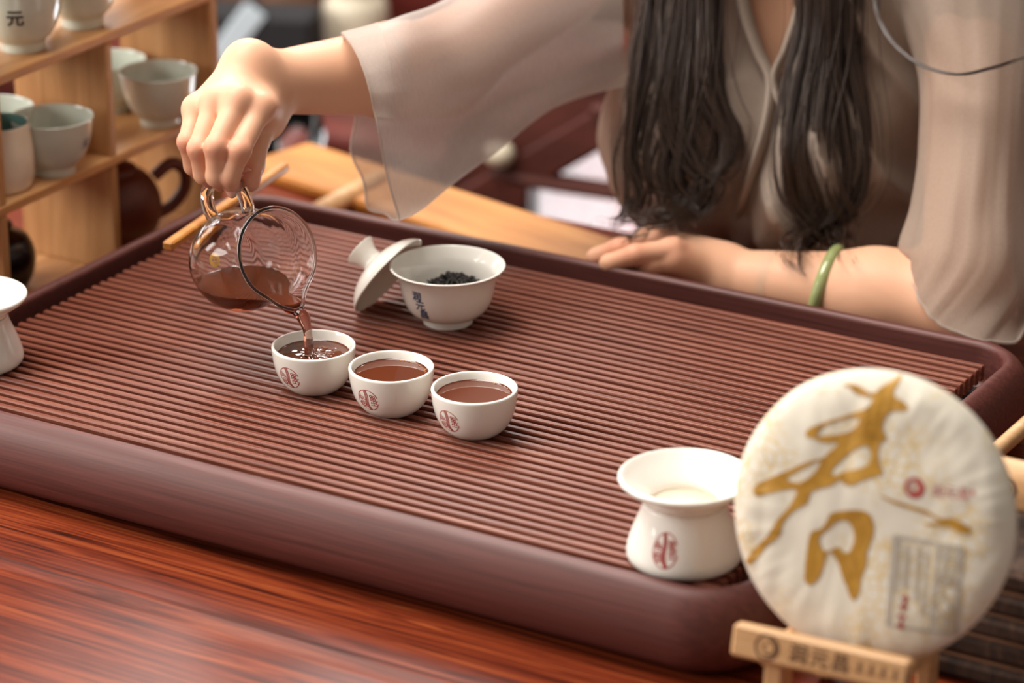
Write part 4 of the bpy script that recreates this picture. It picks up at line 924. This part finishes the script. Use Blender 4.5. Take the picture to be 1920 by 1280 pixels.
# hair -----------------------------------------------------------------
guides = [([(1262, -330), (1240, -60), (1232, 60), (1210, 180), (1192, 290), (1212, 360), (1190, 412), (1150, 438)], 26, 130), ([(1290, -330), (1280, -60), (1276, 60), (1262, 200), (1292, 300), (1322, 345), (1290, 395), (1225, 415), (1165, 405)], 30, 190),
          ([(1320, -330), (1315, -60), (1318, 80), (1335, 180), (1362, 250), (1352, 305), (1318, 340), (1290, 350)], 24, 120), ([(1300, -330), (1296, -40), (1290, 120), (1275, 240), (1255, 330), (1275, 390), (1262, 430)], 34, 170),
          ([(1235, -330), (1225, -40), (1205, 100), (1190, 200), (1172, 300), (1178, 380), (1160, 425)], 18, 60),
          ([(1530, -330), (1530, -60), (1528, 60), (1502, 180), (1486, 290), (1496, 380), (1540, 430), (1582, 452), (1586, 482)], 24, 130), ([(1560, -330), (1566, -60), (1572, 100), (1594, 230), (1596, 330), (1566, 400), (1516, 436), (1490, 462), (1508, 488)], 28, 170),
          ([(1548, -330), (1548, -40), (1544, 120), (1530, 250), (1545, 350), (1558, 410), (1548, 450), (1566, 480)], 34, 170), ([(1590, -330), (1598, -40), (1600, 100), (1612, 220), (1608, 320), (1590, 390)], 16, 60),
          ([(1610, -330), (1634, -40), (1654, 50), (1712, 112), (1790, 136), (1860, 124), (1935, 104)], 5, 26), ([(1480, -330), (1500, -40), (1506, 120), (1484, 210), (1478, 330)], 8, 16)]
mb = MB(); fd = {}
for pts, spread, cnt in guides:
    gd = np.array([min(face_d(x, max(y, -40)), 2.66) if y > -100 else 2.58 for x, y in pts]); gd = np.minimum(gd, np.array([2.62] * len(pts)))
    if spread < 6: gd = np.array([2.58, 2.575, 2.555, 2.53, 2.505, 2.50, 2.50])
    ncl = max(3, int(cnt / 9)); T = np.linspace(0, 1, len(pts))
    for c_ in range(ncl):
        cx_, cy_ = rng.normal(size=2) * spread * .72; ph = random.uniform(0, 6.28); am = random.uniform(.4, 1.4) * min(spread, 22) * .62; fr_ = random.uniform(6.0, 10.5); dc = random.uniform(.004, .026); cut0 = random.uniform(.74, 1.0)
        for _ in range(int(.9 * cnt / ncl) + 1):
            sx_, sy_ = rng.normal(size=2) * (3.4 if spread > 10 else 2.2); dd = dc + random.uniform(0, .008); ph2 = ph + random.gauss(0, .22); P = []
            for i, (x, y) in enumerate(pts):
                t = T[i]; wv = am * (.25 + t)
                P.append(W(x + cx_ * (1 - .30 * t) + sx_ * (1.25 - t) + wv * math.sin(ph2 + t * fr_), y + (cy_ * .6 + sy_) * t + .7 * wv * t * math.cos(ph2 + t * fr_), gd[i] - dd - .004 * t * math.cos(ph2 + t * fr_)))
            P = catmull(P, 40); m_ = int(40 * min(1, cut0 + random.uniform(-.06, .04))); r0 = random.uniform(.0004, .0009); mb.add(*tube(P[:m_] - PB, np.linspace(r0, r0 * .3, m_), 4))
for pts, spread, cnt in guides[:9]:
    gd = np.array([min(face_d(x, max(y, -40)), 2.62) if y > -100 else 2.58 for x, y in pts]); T = np.linspace(0, 1, len(pts))
    for _ in range(int(cnt * .32)):
        ox_, oy_ = rng.normal(size=2) * spread * 1.05; ph = random.uniform(0, 6.28); am = random.uniform(.3, 1.2) * spread * .5; fr_ = random.uniform(5, 9); dd = random.uniform(.004, .034)
        P = catmull([W(x + ox_ * (1 - .3 * t) + am * (.25 + t) * math.sin(ph + t * fr_), y + oy_ * .5 * t + .6 * am * t * math.cos(ph + t * fr_), g - dd) for (x, y), g, t in zip(pts, gd, T)], 34); m_ = int(34 * random.uniform(.72, 1)); r0 = random.uniform(.00025, .0005); mb.add(*tube(P[:m_] - PB, np.linspace(r0, r0 * .4, m_), 3))
hair = mb.obj('hair', 'hair', per)
# hair cap over the skull (out of the picture, above)
hc = Field([Ell((.350, .675, .445), (.082, .098, .104), k=.02)]); D, l, hh = hc.grid((.25, .55, .30), (.45, .80, .58), .006); V, F = surface_nets(D, l, hh); k = (V[:, 1] > .635 - (V[:, 2] - .44) * .6) ; F = F[k[F].all(1)]; link('hair_cap', V - PB, F, 'hair', per)
# jade bangle on the left forearm
bc = Lel * .445 + Lwr * .555; bdn = nz(Lwr - Lel); bu = nz(np.cross(bdn, [0, 0, 1])); bw = np.cross(bu, bdn); tl = nz(bdn + .25 * bw - .10 * bu); bu = nz(np.cross(tl, bw)); bw = np.cross(bu, tl)
ringp = [bu * .0335 * math.cos(a) + bw * .0335 * math.sin(a) for a in np.linspace(0, 2 * math.pi, 48, endpoint=False)]
v, f = tube(ringp, [.0052] * 48, 14, closed=True); o = link('jade_bangle', v, f, 'jade'); o.location = tuple(bc); tag(o, 'pale green jade bangle around the forearm resting behind the tray', 'bangle')

# ------------------------------------------------------------------ her rosewood armchair and the room behind
ch = tag(empty('rosewood_armchair', (.352, .95, FLOOR)), 'dark rosewood armchair with panelled arm behind the seated person', 'chair'); CB = np.array([.352, .95, FLOOR])
def cb(name, p, q, w_, h_, up=(0, 0, 1), mat='rosewood'): v, f = beam(np.array(p) - CB, np.array(q) - CB, w_, h_, .004, up); return link(name, v, f, mat, ch, False)
v, f = bevel_box(.09, -.08, .405, .42, .46, .04, .006); link('seat', v, f, 'rosewood', ch, False)
for x in (.26, .63):
    for y in (.64, 1.11): cb('leg', (x, y, FLOOR), (x, y, FLOOR + .39), .04, .04, (1, 0, 0))
Y1 = 1.12
for px, a, b_ in ((966, 320, 470),): cb('back_post', on_y(px, a, Y1), on_y(px, b_ + 200, Y1), .03, .045, (1, 0, 0))
cb('arm_rail', on_y(845, 405, Y1), on_y(1185, 205, Y1), .012, .040); cb('stretcher', on_y(960, 330, Y1), on_y(1240, 372, Y1), .03, .013)
cb('back_rail', on_y(1120, 230, Y1), on_y(1960, 380, Y1), .04, .05); cb('back_post', on_y(1905, -250, Y1), on_y(1905, 1100, Y1), .045, .09, (1, 0, 0)); cb('back_rail', on_y(1120, -250, Y1), on_y(1960, -120, Y1), .04, .06)
pts = [on_y(x, y, Y1 + .005) for x, y in ((832, 396), (835, 250), (930, 180), (1190, 90), (1190, 222), (1042, 305), (1000, 340), (985, 352), (960, 400))]
V = [p - CB for p in pts] + [p - CB + np.array([0, .018, 0]) for p in pts]; n = len(pts); F = [tuple(range(n)), tuple(range(n, 2 * n))[::-1]] + [(i, (i + 1) % n, (i + 1) % n + n, i + n) for i in range(n)]
link('arm_panel', V, F, 'rosewood', ch, False)
kb = on_y(936, 288, Y1 - .015); v, f = lathe(smooth_prof([(0, -.012), (.012, -.010), (.017, 0), (.012, .010), (0, .013)], 4), 24); o = link('knob', v, f, 'cream', ch); o.location = tuple(kb - CB); o['label'] = 'pale round knob on the arm panel'
# low red cabinet beyond the table with dark things on it
CYF = 1.30; t0 = on_y(470, 232, CYF); t1 = on_y(870, 300, CYF); ctop = float(t0[2] + .0)
cbn = tag(empty('red_cabinet', (-.62, CYF + .25, FLOOR)), 'dark red wooden cabinet behind the table, under the cluttered things', 'cabinet')
H = ctop - FLOOR; v, f = bevel_box(-.35, 0, H / 2, 1.25, .5, H, .006); link('cabinet_body', v, f, 'cabinet', cbn, False)
v, f = bevel_box(-.35, -.01, H + .008, 1.29, .53, .016, .004); link('cabinet_top', v, f, 'cabinet', cbn, False)
for k in range(3):
    v, f = bevel_box(-.75 + .41 * k, -.255, H * .55, .39, .016, H * .8, .004); link('door', v, f, 'rosewood', cbn, False)
# black round bowl standing on edge just beyond the table back
rb = tag(empty('black_bowl', on_y(540, 256, .90)), 'glossy black round bowl standing on its edge behind the forearm', 'bowl')
q = Matrix(((1, 0, 0), (0, 1, 0), (0, 0, 1))); fz = nz(-FW * .80 - RT * .45 + UP * .35); fx = nz(np.cross([0, 0, 1], fz)); fy = np.cross(fz, fx)
rb.rotation_mode = 'QUATERNION'; rb.rotation_quaternion = Matrix(((fx[0], fy[0], fz[0]), (fx[1], fy[1], fz[1]), (fx[2], fy[2], fz[2]))).to_quaternion()
v, f = lathe(smooth_prof([(0, -.030), (.020, -.030), (.034, -.018), (.042, 0), (.044, .014), (.042, .018), (.036, .014), (.030, 0), (.020, -.014), (0, -.016)], 4), 56); link('bowl_body', np.array(v), f, 'black', rb)
v, f = lathe([(0, -.0135), (.014, -.0135), (.0165, -.0120), (.0165, -.0150), (0, -.0158)], 40); link('lining', v, f, 'cabinet', rb)
# clutter on the cabinet
ct = ctop + .016
def jar(name, px, py, y, r, h, mat, lab, cat, prof=None):
    p = on_y(px, py, y); o = tag(empty(name, (p[0], p[1], ct)), lab, cat)
    v, f = lathe(smooth_prof([(0, 0), (r * .8, 0), (r, h * .12), (r, h * .75), (r * .7, h * .92), (r * .7, h), (0, h)], 4), 32); link('jar_body', v, f, mat, o); v, f = lathe(smooth_prof([(r * .74, h), (r * .74, h * 1.08), (r * .2, h * 1.14), (r * .2, h * 1.2), (0, h * 1.2)], 3), 24); link('jar_lid', v, f, mat, o); return o
def bxo(name, px, py, y, s, rz, mat, lab, cat):
    p = on_y(px, py, y); o = tag(empty(name, (p[0], p[1], ct), rz), lab, cat); v, f = bevel_box(0, 0, s[2] / 2, *s, .004); link('body', v, f, mat, o, False); return o
b1 = bxo('black_case', 478, 110, 1.42, (.16, .07, .085), .35, 'black_cloth', 'black case with pale blue label on the cabinet behind the wrist', 'case')
v, f = bevel_box(-.012, -.037, .062, .030, .004, .085, .002, Matrix.Rotation(math.radians(38), 3, 'Y')); link('label_card', v, f, 'pale_blue', b1, False)
jar('brown_jar', 560, 120, 1.55, .045, .12, 'brown', 'brown jar on the cabinet right of the black case', 'jar'); jar('brown_jar', 560, 40, 1.74, .05, .14, 'cabinet', 'reddish jar at the rear of the cabinet near the top edge', 'jar')
jar('pale_vase', 597, 60, 1.62, .026, .20, 'pale_blue', 'pale blue vase standing at the rear of the cabinet', 'vase'); jar('cream_pot', 668, 95, 1.52, .040, .10, 'cream', 'cream ceramic pot behind the sleeve shoulder seam', 'pot')
bxo('orange_packet', 680, 40, 1.72, (.09, .05, .16), .1, 'orange', 'orange packet standing at the rear right of the cabinet', 'packet'); bxo('dark_box', 640, 90, 1.56, (.05, .05, .09), -.2, 'rosewood', 'small dark wooden box between the vase and the cream pot', 'box')
bxo('brown_box', 428, 60, 1.62, (.09, .08, .18), .2, 'wall_dark', 'tall brown box beside the shelf end panel', 'box'); bxo('maroon_box', 800, 40, 1.68, (.16, .09, .16), 0, 'cabinet', 'maroon box behind the raised sleeve', 'box')
